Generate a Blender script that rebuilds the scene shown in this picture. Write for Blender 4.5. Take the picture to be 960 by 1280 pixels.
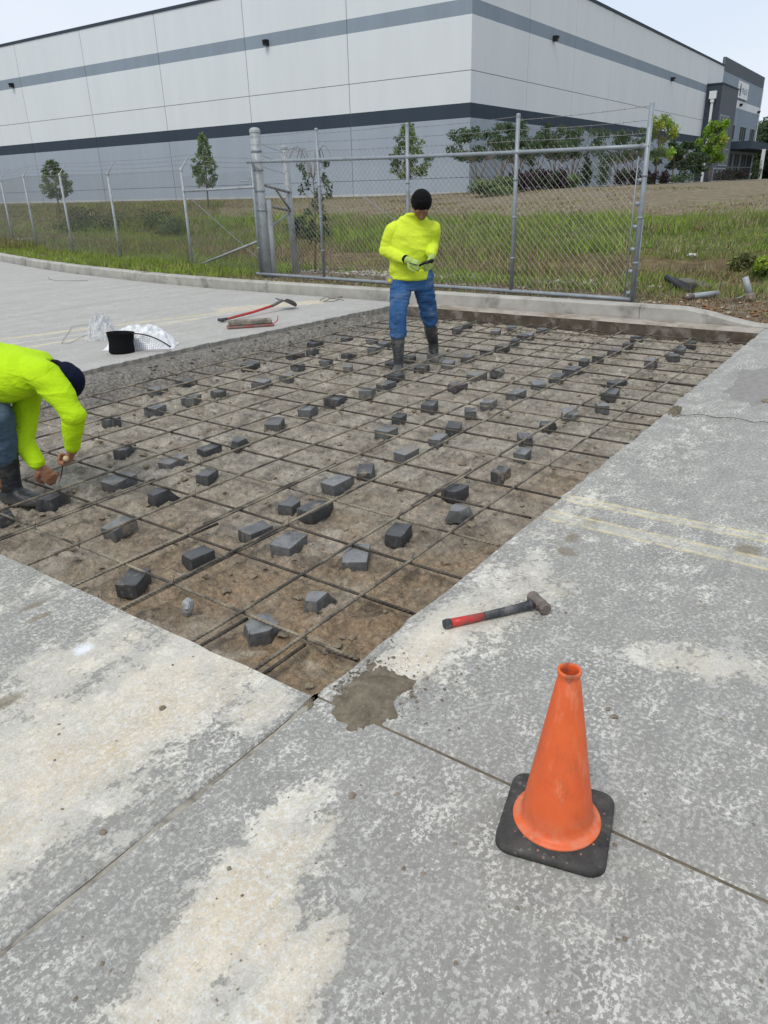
import bpy, math, random
import numpy as np
from mathutils import Vector, Matrix
random.seed(7); RNG = np.random.default_rng(7)
R = math.radians
S = bpy.context.scene
for o in list(bpy.data.objects): bpy.data.objects.remove(o)
C = S.collection
PI = math.pi

# ------------------------------------------------------------------ camera
H = 1.5                                   # eye height above the slab
FPX, PITCH, ROLL, YAW = 928.66, 0.411859, 0.0277737, R(53.8)
def _cam():
    cp, sp = math.cos(PITCH), math.sin(PITCH)
    f = np.array([0, cp, -sp]); rt = np.array([1.0, 0, 0]); dn = np.cross(f, rt)
    r1 = rt*math.cos(ROLL)+dn*math.sin(ROLL); d1 = -rt*math.sin(ROLL)+dn*math.cos(ROLL)
    M0 = np.array([r1, d1, f])
    Rz = np.array([[math.cos(YAW), -math.sin(YAW), 0], [math.sin(YAW), math.cos(YAW), 0], [0, 0, 1]])
    return M0 @ Rz
CM = _cam()
cam = bpy.data.cameras.new('camera'); camo = bpy.data.objects.new('camera', cam); C.objects.link(camo)
cam.sensor_fit = 'VERTICAL'; cam.sensor_height = 24; cam.lens = 24*FPX/1280
cam.clip_start = .05; cam.clip_end = 2000
m = Matrix(((CM[0][0], -CM[1][0], -CM[2][0], 0), (CM[0][1], -CM[1][1], -CM[2][1], 0), (CM[0][2], -CM[1][2], -CM[2][2], H), (0, 0, 0, 1)))
camo.matrix_world = m
S.camera = camo
S.render.resolution_x, S.render.resolution_y = 768, 1024
def un(x, y, z=0.0):                       # where a line of sight meets the level z
    d = CM.T @ np.array([(x-480)/FPX, (y-640)/FPX, 1]); t = (z-H)/d[2]
    return float(d[0]*t), float(d[1]*t)

# ------------------------------------------------------------------ light
SUN_EL, SUN_AZ = R(56), R(262)
W = bpy.data.worlds.new('World'); S.world = W; W.use_nodes = True
wn = W.node_tree; wn.nodes.clear()
wo = wn.nodes.new('ShaderNodeOutputWorld'); bg = wn.nodes.new('ShaderNodeBackground')
sky = wn.nodes.new('ShaderNodeTexSky'); sky.sky_type = 'NISHITA'; sky.sun_disc = False
sky.sun_elevation = SUN_EL; sky.sun_rotation = SUN_AZ; sky.dust_density = 3; sky.air_density = 1.0
mx = wn.nodes.new('ShaderNodeMix'); mx.data_type = 'RGBA'; mx.inputs[0].default_value = .9
tc = wn.nodes.new('ShaderNodeTexCoord'); mp = wn.nodes.new('ShaderNodeMapping'); mp.inputs['Scale'].default_value = (1, 1, 3.2)
nz = wn.nodes.new('ShaderNodeTexNoise'); nz.inputs['Scale'].default_value = 1.6; nz.inputs['Detail'].default_value = 5
cr = wn.nodes.new('ShaderNodeValToRGB')
cr.color_ramp.elements[0].position = .3; cr.color_ramp.elements[0].color = (7.3, 8.35, 9.8, 1)
cr.color_ramp.elements[1].position = .7; cr.color_ramp.elements[1].color = (8.7, 9.35, 10.3, 1)
wn.links.new(tc.outputs['Generated'], mp.inputs[0]); wn.links.new(mp.outputs[0], nz.inputs['Vector'])
wn.links.new(nz.outputs[0], cr.inputs[0]); wn.links.new(sky.outputs[0], mx.inputs[6]); wn.links.new(cr.outputs[0], mx.inputs[7])
wn.links.new(mx.outputs[2], bg.inputs[0]); wn.links.new(bg.outputs[0], wo.inputs[0])
bg.inputs[1].default_value = .1
sl = bpy.data.lights.new('sun', 'SUN'); sl.energy = 1.7; sl.angle = R(20); sl.color = (1, .955, .89)
so = bpy.data.objects.new('sun', sl); C.objects.link(so)
sd = Vector((math.sin(SUN_AZ)*math.cos(SUN_EL), math.cos(SUN_AZ)*math.cos(SUN_EL), math.sin(SUN_EL)))
so.rotation_euler = sd.to_track_quat('Z', 'Y').to_euler()
S.view_settings.view_transform = 'Standard'; S.view_settings.look = 'None'; S.view_settings.gamma = 1
S.view_settings.exposure = 0.02

# ------------------------------------------------------------------ numpy noise
def _h(i, j, k):
    n = (i.astype(np.int64)*73856093) ^ (j.astype(np.int64)*19349663) ^ (k.astype(np.int64)*83492791)
    n = (n ^ (n >> 13))*1274126177 & 0x7fffffff
    n = (n ^ (n >> 16))*668265263 & 0x7fffffff
    return (n & 0xffff)/65535.0
def vn(P):
    P = np.asarray(P, float); i = np.floor(P).astype(np.int64); f = P-i; f = f*f*(3-2*f)
    r = 0
    for a in (0, 1):
        for b in (0, 1):
            for c in (0, 1):
                w = (f[:, 0] if a else 1-f[:, 0])*(f[:, 1] if b else 1-f[:, 1])*(f[:, 2] if c else 1-f[:, 2])
                r = r+w*_h(i[:, 0]+a, i[:, 1]+b, i[:, 2]+c)
    return r*2-1
def fbm(P, o=4, g=.5):
    P = np.asarray(P, float); r = 0; a = 1; s = 0
    for k in range(o):
        r = r+a*vn(P*(2**k)+17.3*k); s += a; a *= g
    return r/s
def sm(a, b, x):
    t = np.clip((x-a)/(b-a), 0, 1); return t*t*(3-2*t)

# ------------------------------------------------------------------ materials
class G:
    """short hand for node graphs"""
    def __init__(s, name):
        s.m = bpy.data.materials.new(name); s.m.use_nodes = True; s.t = s.m.node_tree; s.t.nodes.clear()
        s.o = s.n('ShaderNodeOutputMaterial'); s.b = s.n('ShaderNodeBsdfPrincipled'); s.l(s.b.outputs[0], s.o.inputs[0])
        s.geo = s.n('ShaderNodeNewGeometry'); s.tc = s.n('ShaderNodeTexCoord')
        s.P = s.geo.outputs['Position']; s.O = s.tc.outputs['Object']
    def n(s, k): return s.t.nodes.new(k)
    def l(s, a, b): s.t.links.new(a, b)
    def put(s, sock, v):
        if isinstance(v, (int, float)): sock.default_value = v
        elif isinstance(v, tuple): sock.default_value = v if len(v) == len(sock.default_value) else v+(1,)
        else: s.l(v, sock)
    def mth(s, op, a, b=0.0, c=0.0, clamp=False):
        n = s.n('ShaderNodeMath'); n.operation = op; n.use_clamp = clamp
        s.put(n.inputs[0], a); s.put(n.inputs[1], b); s.put(n.inputs[2], c); return n.outputs[0]
    def mr(s, v, a, b, c=0.0, d=1.0):
        n = s.n('ShaderNodeMapRange'); n.clamp = True
        for i, q in enumerate((v, a, b, c, d)): s.put(n.inputs[i], q)
        return n.outputs[0]
    def mix(s, f, a, b, bt='MIX'):
        n = s.n('ShaderNodeMix'); n.data_type = 'RGBA'; n.blend_type = bt
        s.put(n.inputs[0], f); s.put(n.inputs[6], a); s.put(n.inputs[7], b); return n.outputs[2]
    def map(s, v, sc=(1, 1, 1), loc=(0, 0, 0), rot=(0, 0, 0)):
        n = s.n('ShaderNodeMapping'); s.put(n.inputs[0], v); n.inputs['Location'].default_value = loc
        n.inputs['Rotation'].default_value = rot; n.inputs['Scale'].default_value = sc; return n.outputs[0]
    def noise(s, sc, det=4, rough=.5, v=None, dist=0.0):
        n = s.n('ShaderNodeTexNoise'); s.put(n.inputs['Vector'], v or s.P); n.inputs['Scale'].default_value = sc
        n.inputs['Detail'].default_value = det; n.inputs['Roughness'].default_value = rough; n.inputs['Distortion'].default_value = dist
        return n.outputs[0]
    def vor(s, sc, v=None, feat='F1'):
        n = s.n('ShaderNodeTexVoronoi'); n.feature = feat; s.put(n.inputs['Vector'], v or s.P); n.inputs['Scale'].default_value = sc
        return n.outputs[0]
    def sep(s, v=None):
        n = s.n('ShaderNodeSeparateXYZ'); s.put(n.inputs[0], v or s.P); return n.outputs
    def bump(s, h, st=.5, d=.01, nrm=None):
        n = s.n('ShaderNodeBump'); n.inputs['Strength'].default_value = st; n.inputs['Distance'].default_value = d
        s.put(n.inputs['Height'], h)
        if nrm: s.l(nrm, n.inputs['Normal'])
        return n.outputs[0]
    def blob(s, cx, cy, rx, ry, rot=0.0, wob=.5, wv=None, soft=.35):
        # irregular patch on the ground around (cx,cy)
        v = s.map(s.P, loc=(0, 0, 0)); v = s.n('ShaderNodeMapping'); v.vector_type = 'TEXTURE'
        v.inputs['Location'].default_value = (cx, cy, 0); v.inputs['Rotation'].default_value = (0, 0, rot); v.inputs['Scale'].default_value = (rx, ry, 1e6)
        s.l(s.P, v.inputs[0]); ln = s.n('ShaderNodeVectorMath'); ln.operation = 'LENGTH'; s.l(v.outputs[0], ln.inputs[0])
        d = s.mth('ADD', ln.outputs['Value'], s.mth('MULTIPLY', s.mth('SUBTRACT', wv, .5), wob*2))
        return s.mr(d, 1+soft, 1-soft)
    def fin(s, col, rough=.8, nrm=None, spec=.3, metal=0.0):
        s.put(s.b.inputs['Base Color'], col); s.put(s.b.inputs['Roughness'], rough); s.put(s.b.inputs['Metallic'], metal)
        s.b.inputs['Specular IOR Level'].default_value = spec
        if nrm: s.l(nrm, s.b.inputs['Normal'])
        return s.m
def simple(name, c, rough=.6, metal=0.0, var=.12, sc=12, bump=.15, spec=.3, dirt=None, dsc=5, dth=(.5, .65), obj=True):
    g = G(name); v = g.O if obj else g.P
    n = g.noise(sc, 5, .6, v); k = g.mr(n, .25, .75, 1-var, 1+var)
    col = g.mix(1.0, c, g.mix(1.0, (1, 1, 1), k, 'MULTIPLY'), 'MULTIPLY')
    if dirt: col = g.mix(g.mr(g.noise(dsc, 6, .65, v), dth[0], dth[1]), col, dirt)
    return g.fin(col, rough, g.bump(g.noise(sc*4, 4, .6, v), bump, .004), spec, metal)

# ------------------------------------------------------------------ mesh helpers
class MB:
    def __init__(s): s.v = []; s.f = []; s.mi = []; s.n = 0
    def add(s, v, f, mi=0):
        v = np.asarray(v, float).reshape(-1, 3); s.v.append(v)
        s.f += [tuple(int(i)+s.n for i in q) for q in f]; s.mi += [mi]*len(f); s.n += len(v)
    def box(s, a, b, mi=0, M=None):
        x0, y0, z0 = a; x1, y1, z1 = b
        v = np.array([(x0, y0, z0), (x1, y0, z0), (x1, y1, z0), (x0, y1, z0), (x0, y0, z1), (x1, y0, z1), (x1, y1, z1), (x0, y1, z1)], float)
        if M is not None: v = v @ np.array(M.to_3x3()).T + np.array(M.translation)
        s.add(v, [(0, 3, 2, 1), (4, 5, 6, 7), (0, 1, 5, 4), (1, 2, 6, 5), (2, 3, 7, 6), (3, 0, 4, 7)], mi)
    def tube(s, pts, r, seg=8, mi=0, cap=True):
        P = np.asarray(pts, float); n = len(P)
        rr = np.full(n, r) if np.isscalar(r) else np.asarray(r, float)
        T = np.gradient(P, axis=0) if n > 2 else np.array([P[1]-P[0]]*2)
        T /= np.linalg.norm(T, axis=1)[:, None]+1e-12
        up = np.array([0, 0, 1.0]) if abs(T[0][2]) < .9 else np.array([1.0, 0, 0])
        U = np.cross(T[0], up); U /= np.linalg.norm(U); V = []
        for i in range(n):
            U = U-T[i]*(U@T[i]); U /= np.linalg.norm(U)+1e-12; Wv = np.cross(T[i], U)
            a = np.arange(seg)*2*PI/seg
            V.append(P[i]+rr[i]*(np.cos(a)[:, None]*U+np.sin(a)[:, None]*Wv))
        F = []
        for i in range(n-1):
            for k in range(seg):
                k2 = (k+1) % seg; F.append((i*seg+k, i*seg+k2, (i+1)*seg+k2, (i+1)*seg+k))
        if cap: F += [tuple(range(seg))[::-1], tuple((n-1)*seg+k for k in range(seg))]
        s.add(np.concatenate(V), F, mi)
    def lathe(s, prof, c=(0, 0, 0), seg=32, mi=0, sx=1, sy=1, M=None):
        a = np.arange(seg)*2*PI/seg; V = []
        for r, z in prof: V.append(np.stack([np.cos(a)*r*sx, np.sin(a)*r*sy, np.full(seg, z)], 1))
        V = np.concatenate(V)
        if M is not None: V = V @ np.array(M.to_3x3()).T + np.array(M.translation)
        V = V+np.array(c); F = []
        for i in range(len(prof)-1):
            for k in range(seg):
                k2 = (k+1) % seg; F.append((i*seg+k, i*seg+k2, (i+1)*seg+k2, (i+1)*seg+k))
        s.add(V, F, mi)
    def prism(s, poly, z0, z1, mi=0):
        n = len(poly); v = [(x, y, z0) for x, y in poly]+[(x, y, z1) for x, y in poly]
        s.add(v, [tuple(range(n))[::-1], tuple(range(n, 2*n))]+[(i, (i+1) % n, n+(i+1) % n, n+i) for i in range(n)], mi)
    def build(s, name, mats, parent=None, smooth=False, loc=None):
        me = bpy.data.meshes.new(name); V = np.concatenate(s.v)
        me.from_pydata(V.tolist(), [], s.f)
        for mm in (mats if isinstance(mats, (list, tuple)) else [mats]): me.materials.append(mm)
        me.polygons.foreach_set('material_index', s.mi)
        if smooth: me.polygons.foreach_set('use_smooth', [True]*len(s.f))
        me.update(); o = bpy.data.objects.new(name, me); C.objects.link(o)
        if parent: o.parent = parent; o.location = -parent.location if loc is None else loc
        elif loc: o.location = loc
        return o
def quads(name, V, mats, mi=None, parent=None):         # V: n x 4 x 3 loose quads, or n x 3 x 3
    V = np.asarray(V, float); n, k = V.shape[:2]
    me = bpy.data.meshes.new(name); me.vertices.add(n*k); me.vertices.foreach_set('co', V.reshape(-1))
    me.loops.add(n*k); me.loops.foreach_set('vertex_index', np.arange(n*k))
    me.polygons.add(n); me.polygons.foreach_set('loop_start', np.arange(n)*k); me.polygons.foreach_set('loop_total', np.full(n, k))
    for mm in (mats if isinstance(mats, (list, tuple)) else [mats]): me.materials.append(mm)
    if mi is not None: me.polygons.foreach_set('material_index', np.asarray(mi, np.int32))
    me.update(); o = bpy.data.objects.new(name, me); C.objects.link(o)
    if parent: o.parent = parent; o.location = -parent.location
    return o
def grid_mesh(name, X, Y, Z, mat, parent=None):
    ny, nx = X.shape; V = np.stack([X, Y, Z], -1).reshape(-1, 3)
    i = np.arange(ny-1)[:, None]*nx+np.arange(nx-1)[None, :]; i = i.reshape(-1)
    F = np.stack([i, i+1, i+nx+1, i+nx], 1)
    me = bpy.data.meshes.new(name); me.vertices.add(len(V)); me.vertices.foreach_set('co', V.reshape(-1))
    n = len(F); me.loops.add(n*4); me.loops.foreach_set('vertex_index', F.reshape(-1)); me.polygons.add(n)
    me.polygons.foreach_set('loop_start', np.arange(n)*4); me.polygons.foreach_set('loop_total', np.full(n, 4))
    me.polygons.foreach_set('use_smooth', [True]*n); me.materials.append(mat); me.update()
    o = bpy.data.objects.new(name, me); C.objects.link(o)
    if parent: o.parent = parent
    return o
def tag(o, label=None, cat=None, group=None, kind=None):
    if label: o['label'] = label
    if cat: o['category'] = cat
    if group: o['group'] = group
    if kind: o['kind'] = kind
    return o
def empty(name, loc=(0, 0, 0), rz=0.0):
    o = bpy.data.objects.new(name, None); C.objects.link(o); o.location = loc; o.rotation_euler = (0, 0, rz); o.empty_display_size = .1
    return o
def bevel(o, w=.004, seg=2):
    b = o.modifiers.new('bevel', 'BEVEL'); b.width = w; b.segments = seg; b.limit_method = 'ANGLE'; b.angle_limit = R(40); return o

exec_order = []
#@@MATERIALS
# ---- concrete paving
def make_concrete():
    g = G('paving_concrete')
    big = g.noise(.55, 3, .5); med = g.noise(2.3, 5, .6, dist=.3); wv = g.noise(3.1, 7, .66); fine = g.noise(38, 4, .65)
    gritN = g.noise(160, 2, .6)
    xs = g.sep(); X, Y = xs[0], xs[1]
    col = g.mix(g.mr(med, .3, .7), (.215, .208, .190), (.325, .315, .285))
    col = g.mix(g.mr(g.noise(9, 6, .7), .35, .65, 0, .45), col, (.42, .404, .36))
    # patches of pale cement film and tan silt at known places
    tan = None
    def acc(a, b): return b if a is None else g.mth('MAXIMUM', a, b)
    for (px, py, rx, ry, rot, k) in [(190, 880, .80, .32, .12, .96), (60, 950, .60, .46, .2, .94), (90, 830, .5, .3, .1, .75), (330, 880, .22, .13, 0, .8), (335, 1050, .34, .09, .12, .82), (310, 1120, .34, .12, .1, 1.0), (240, 1215, .42, .13, .05, 1.0), (400, 1040, .16, .05, .12, .8), (330, 1180, .16, .07, .1, .9), (340, 1262, .30, .10, .1, .95),
                                     (540, 800, .5, .14, .0, .9), (640, 740, .9, .30, 0, .7), (720, 640, 1.1, .24, 0, .6), (370, 1010, .22, .08, -.2, .8), (30, 740, .5, .4, 0, .55), (880, 830, .16, .40, .2, .72), (860, 560, 1.4, .35, 0, .5)]:
        b = g.blob(*un(px, py), rx, ry, rot, .8, wv, .75); b = g.mth('MULTIPLY', b, k); tan = acc(tan, b)
    sv = g.map(g.P, (1, 1.9, 1), rot=(0, 0, -.12)); hi = g.noise(24, 8, .74); mid = g.noise(5.0, 7, .72, sv, dist=.25); hi2 = g.noise(70, 5, .7)
    cover = g.mr(big, .3, .7, .22, .52)
    cover = g.mth('MAXIMUM', cover, tan)
    mixn = g.mth('ADD', g.mth('ADD', g.mth('MULTIPLY', hi, .55), g.mth('MULTIPLY', mid, .42)), g.mth('MULTIPLY', hi2, .25))
    flm = g.mr(g.mth('ADD', mixn, g.mth('MULTIPLY', g.mth('SUBTRACT', cover, .5), .40)), .597, .648)
    fl = hi
    sil = g.mix(g.mr(g.noise(5, 6, .7), .35, .65), (.52, .493, .42), (.70, .665, .575))
    col = g.mix(g.mth('MULTIPLY', flm, .86), col, sil)
    tt = g.mth('MULTIPLY', g.mr(tan, .5, .9), g.mr(g.noise(4.5, 7, .72), .36, .60, .1, .95)); tt = g.mth('MULTIPLY', tt, flm)
    col = g.mix(tt, col, g.mix(g.mr(med, .35, .65), (.53, .44, .305), (.69, .61, .475)))
    # fine light flecks
    fk = g.mr(g.mth('ADD', hi2, g.mth('MULTIPLY', mid, .35)), .685, .725)
    col = g.mix(g.mth('MULTIPLY', fk, .75), col, (.66, .645, .59))
    shw = g.mr(g.mth('ADD', g.noise(11, 7, .74), g.mth('MULTIPLY', g.noise(2.2, 4, .6), .5)), .66, .76); col = g.mix(g.mth('MULTIPLY', g.mth('MULTIPLY', shw, g.mr(tan, .9, .5, .25, 1)), .5), col, (.235, .23, .213))
    dkf = g.mr(g.mth('ADD', g.noise(52, 5, .7), g.mth('MULTIPLY', mid, .3)), .53, .47); col = g.mix(g.mth('MULTIPLY', dkf, .5), col, (.15, .148, .14))
    # brown stains
    st = g.mr(g.mth('SUBTRACT', g.noise(3.3, 6, .7), .635), 0, .05)
    col = g.mix(g.mth('MULTIPLY', st, .35), col, (.24, .19, .125))
    for (px, py, rx, ry) in [(42, 757, .05, .022), (48, 772, .05, .018), (715, 672, .05, .03), (708, 690, .04, .05), (738, 652, .06, .03), (935, 688, .06, .05), (5, 878, .05, .03)]:
        col = g.mix(g.mth('MULTIPLY', g.blob(*un(px, py), rx, ry, 0, .7, g.noise(14, 4, .6), .3), .7), col, (.20, .165, .11))
    col = g.mix(g.mth('MULTIPLY', g.blob(*un(104, 811), .036, .030, .5, .8, g.noise(24, 6, .7), .4), .85), col, (.74, .76, .77))
    # yellow painted outlines, worn
    wear = g.mr(g.noise(9, 6, .75), .36, .56)
    def line(a, b, w, c, k=.8):
        (x0, y0), (x1, y1) = a, b; L = math.hypot(x1-x0, y1-y0); nx, ny = -(y1-y0)/L, (x1-x0)/L
        d = g.mth('ADD', g.mth('MULTIPLY', X, nx), g.mth('ADD', g.mth('MULTIPLY', Y, ny), -(x0*nx+y0*ny)))
        t = g.mth('ADD', g.mth('MULTIPLY', X, (x1-x0)/L/L), g.mth('ADD', g.mth('MULTIPLY', Y, (y1-y0)/L/L), -((x0*(x1-x0)+y0*(y1-y0))/L/L)))
        mk = g.mth('MULTIPLY', g.mr(g.mth('ABSOLUTE', d), w*.5+.006, w*.5-.006), g.mth('MULTIPLY', g.mr(t, -.02, .02), g.mr(t, 1.02, .98)))
        return g.mth('MULTIPLY', g.mth('MULTIPLY', mk, wear), k), c
    yw = (.70, .58, .27); pw = (.64, .61, .50)
    q = [(3.46, 3.52), (3.40, 3.45), (3.43, 3.485), (3.23, 3.26), (3.13, 3.16), (3.18, 3.21)]
    for (xa, xb), cc, w in zip(q, (yw, yw, pw, yw, yw, pw), (.022, .022, .06, .022, .022, .10)):
        mk, c = line((xa, 1.36), (xb, -1.8), w, cc, .60 if cc is yw else .42); col = g.mix(mk, col, c)
    for a, b, w, cc, k in [(un(0, 424), un(430, 372), .13, yw, 1.0), (un(0, 432), un(330, 386), .08, pw, 1.0), (un(0, 440), un(250, 398), .09, yw, 1.0), (un(270, 388), un(400, 377), .40, (.74, .60, .36), 1.0),
                           (un(200, 422), un(300, 403), .16, (.62, .58, .42), .35)]:
        mk, c = line(a, b, w, cc, k); col = g.mix(mk, col, c)
    # streaky wear on the yard behind the pit
    stv = g.map(g.P, (.35, 2.2, 1), rot=(0, 0, .5)); sn = g.mr(g.noise(1.6, 5, .6, stv), .35, .65, .94, 1.06)
    col = g.mix(g.mr(Y, 5.8, 6.4), col, g.mix(1, g.mix(.55, col, (.45, .435, .40)), sn, 'MULTIPLY'))
    # tone break across the slabs, fine pores
    col = g.mix(1, col, g.mr(gritN, .25, .75, .86, 1.13), 'MULTIPLY')
    col = g.mix(1, col, g.mr(fine, .3, .7, .90, 1.09), 'MULTIPLY')
    pore = g.mr(g.vor(55), .03, .09)
    col = g.mix(g.mth('MULTIPLY', g.mth('SUBTRACT', 1, pore), .55), col, (.15, .145, .135))
    h = g.mth('ADD', g.mth('MULTIPLY', fine, .6), g.mth('ADD', g.mth('MULTIPLY', gritN, .35), g.mth('MULTIPLY', flm, .8)))
    nrm = g.bump(h, .55, .004)
    return g.fin(col, g.mr(fl, .3, .7, .62, .9), nrm, .28)
M_CONC = make_concrete()
def make_edge():
    g = G('broken_concrete'); n = g.noise(14, 6, .7)
    col = g.mix(g.mr(n, .3, .7), (.13, .115, .095), (.33, .31, .27)); col = g.mix(g.mr(g.vor(38), .02, .3), col, g.mix(.5, col, (.3, .29, .26)))
    return g.fin(col, .9, g.bump(g.noise(45, 5, .7), .9, .012), .2)
M_EDGE = make_edge()
def make_mud():
    g = G('wet_sandy_mud'); xs = g.sep()
    n1 = g.noise(1.1, 4, .55); n2 = g.noise(5.5, 6, .65, dist=.6); n3 = g.noise(34, 5, .7); n4 = g.noise(120, 3, .6)
    col = g.mix(g.mr(n2, .32, .68), (.205, .160, .112), (.43, .35, .255))
    grey = g.mix(g.mr(n2, .35, .65), (.26, .228, .182), (.50, .455, .375))
    far = g.mr(g.mth('ADD', g.mth('ADD', g.mth('MULTIPLY', xs[0], .5), g.mth('MULTIPLY', xs[1], .62)), g.mth('MULTIPLY', n1, 1.4)), 2.6, 4.4)
    col = g.mix(g.mth('MULTIPLY', far, .8), col, grey)
    och = g.mth('MULTIPLY', g.mr(g.noise(1.7, 5, .6), .42, .60), g.mth('SUBTRACT', 1, far)); col = g.mix(g.mth('MULTIPLY', och, .75), col, g.mix(g.mr(n3, .3, .7), (.22, .14, .07), (.42, .29, .16)))
    dk = g.mr(g.noise(3.1, 6, .7, dist=.8), .56, .66); col = g.mix(g.mth('MULTIPLY', dk, .6), col, (.085, .066, .046))  # damp-dark blotches that put the shade of crevices into the mud colour
    pale = g.mr(g.noise(2.2, 5, .6, dist=.5), .575, .65); col = g.mix(g.mth('MULTIPLY', pale, .5), col, (.56, .515, .43))
    # left rim of broken grey rubble
    rim = g.mr(xs[1], 5.55, 5.85); col = g.mix(g.mth('MULTIPLY', rim, .8), col, g.mix(g.mr(n3, .35, .65), (.075, .066, .055), (.28, .262, .23)))
    col = g.mix(1, col, g.mr(n3, .3, .7, .66, 1.26), 'MULTIPLY'); col = g.mix(1, col, g.mr(n4, .3, .7, .80, 1.16), 'MULTIPLY')
    h = g.mth('ADD', g.mth('MULTIPLY', n3, 1), g.mth('ADD', g.mth('MULTIPLY', n4, .3), g.mth('MULTIPLY', g.noise(13, 5, .6, dist=1), 1.6)))
    rough = g.mr(g.noise(2.0, 4, .5), .38, .6, .42, .88)
    return g.fin(col, rough, g.bump(h, 1.0, .022), .4)
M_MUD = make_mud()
def make_dirt(name='spilled_dirt', a=(.10, .083, .058), b=(.24, .205, .15)):
    g = G(name); n = g.noise(22, 6, .7); col = g.mix(g.mr(n, .3, .7), a, b)
    col = g.mix(g.mr(g.vor(60), .0, .25), g.mix(.5, col, (.4, .36, .3)), col)
    return g.fin(col, .92, g.bump(g.noise(60, 5, .7), .9, .008), .2)
M_DIRT = make_dirt()
def make_field():
    g = G('field_soil'); xs = g.sep(); n = g.noise(.35, 5, .6); n2 = g.noise(3, 6, .7); n3 = g.noise(30, 4, .7)
    x = g.mth('ADD', xs[0], g.mth('MULTIPLY', g.mth('SUBTRACT', n, .5), 5))
    grn = g.mix(g.mr(n2, .35, .65), (.075, .10, .03), (.16, .19, .06)); wd = g.mix(g.mr(n2, .35, .65), (.09, .065, .035), (.22, .17, .09))
    mul = g.mix(g.mr(n2, .35, .65), (.155, .13, .085), (.28, .235, .165))
    col = g.mix(g.mr(x, 11, 12.5), g.mix(g.mr(n2, .4, .6), (.12, .085, .055), (.25, .205, .15)), wd)
    col = g.mix(g.mth('MULTIPLY', g.mr(x, 17, 18), g.mr(x, 23.5, 22)), col, grn); col = g.mix(g.mr(x, 22, 24), col, mul)
    lf = g.mr(xs[1], 18, 30); col = g.mix(g.mth('MULTIPLY', lf, .6), col, g.mix(g.mr(n2, .35, .65), (.10, .10, .045), (.17, .155, .07)))
    col = g.mix(1, col, g.mr(n3, .3, .7, .75, 1.2), 'MULTIPLY')
    return g.fin(col, .95, g.bump(g.noise(18, 5, .7), .9, .05), .1)
M_FIELD = make_field()
def leafm(name, c, tr=.25, var=.3):
    g = G(name); oi = g.n('ShaderNodeObjectInfo'); n = g.noise(1.7, 3, .6); n2 = g.noise(23, 2, .5)
    k = g.mth('ADD', g.mr(n, .3, .7, 1-var, 1+var*.6), g.mr(n2, .3, .7, -.18, .18))
    col = g.mix(1, c, k, 'MULTIPLY')
    m = g.fin(col, .65, None, .25); t = g.n('ShaderNodeBsdfTranslucent'); g.put(t.inputs[0], col); mx = g.n('ShaderNodeMixShader')
    mx.inputs[0].default_value = tr; g.l(g.b.outputs[0], mx.inputs[1]); g.l(t.outputs[0], mx.inputs[2]); g.l(mx.outputs[0], g.o.inputs[0]); return m
L_GREEN = leafm('grass_green', (.20, .29, .055)); L_LIME = leafm('grass_lime', (.30, .41, .055)); L_OLIVE = leafm('grass_olive', (.15, .155, .065))
L_TAN = leafm('grass_dry', (.36, .28, .15)); L_BROWN = leafm('weed_brown', (.17, .10, .05)); L_STRAW = leafm('straw', (.40, .33, .21))
L_OAK = leafm('leaf_oak', (.11, .16, .075), .3); L_OAK2 = leafm('leaf_oak_light', (.19, .26, .10), .3); L_MYR = leafm('leaf_myrtle', (.085, .125, .065), .25)
L_YEL = leafm('leaf_yellow_green', (.36, .40, .06), .3); L_LIM = leafm('leaf_bright_green', (.24, .42, .05), .3); L_DARK = leafm('leaf_dark', (.032, .055, .024), .12)
L_BURG = leafm('leaf_burgundy', (.045, .022, .035), .1)
M_BARK = simple('bark', (.17, .14, .11), .9, sc=20, bump=.6)
M_GALV = simple('galvanised_steel', (.27, .30, .32), .5, .3, .14, 9, .12, .35, (.21, .23, .25), 7, (.5, .7))
M_GALV2 = simple('galvanised_post', (.34, .365, .375), .55, .2, .12, 14, .12, .35, (.25, .26, .26), 5)
M_WIRE = simple('galvanised_wire', (.28, .275, .26), .5, .4, .1, 9, .0)
M_BARB = simple('barbed_wire_steel', (.26, .25, .25), .6, .5, .1, 9, .0)
M_CURB = simple('curb_concrete', (.40, .385, .345), .88, 0, .2, 4, .4, .2, (.22, .21, .18), 2.2, (.52, .66), False)
M_APRON = simple('apron_concrete', (.36, .325, .28), .9, 0, .2, 5, .4, .2, (.24, .20, .15), 3, (.48, .62), False)
M_WETEDGE = simple('wet_cut_edge', (.085, .068, .05), .8, 0, .4, 9, .8, .3, (.20, .18, .15), 6, (.5, .66), False)
def make_rebar(name, a, b):
    g = G(name); n = g.noise(7, 5, .6); col = g.mix(g.mr(n, .38, .62), a, b)
    w = g.n('ShaderNodeTexWave'); w.inputs['Scale'].default_value = 28; w.bands_direction = 'DIAGONAL'; g.l(g.P, w.inputs['Vector'])
    return g.fin(col, .7, g.bump(w.outputs[1], .8, .003), .35, .15)
M_REB = make_rebar('rebar_dusty', (.08, .07, .058), (.33, .285, .21)); M_REB2 = make_rebar('rebar_dark', (.045, .038, .03), (.11, .092, .072))
M_TIE = simple('tie_wire_steel', (.10, .09, .085), .6, .3, .1, 9, 0)
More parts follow.
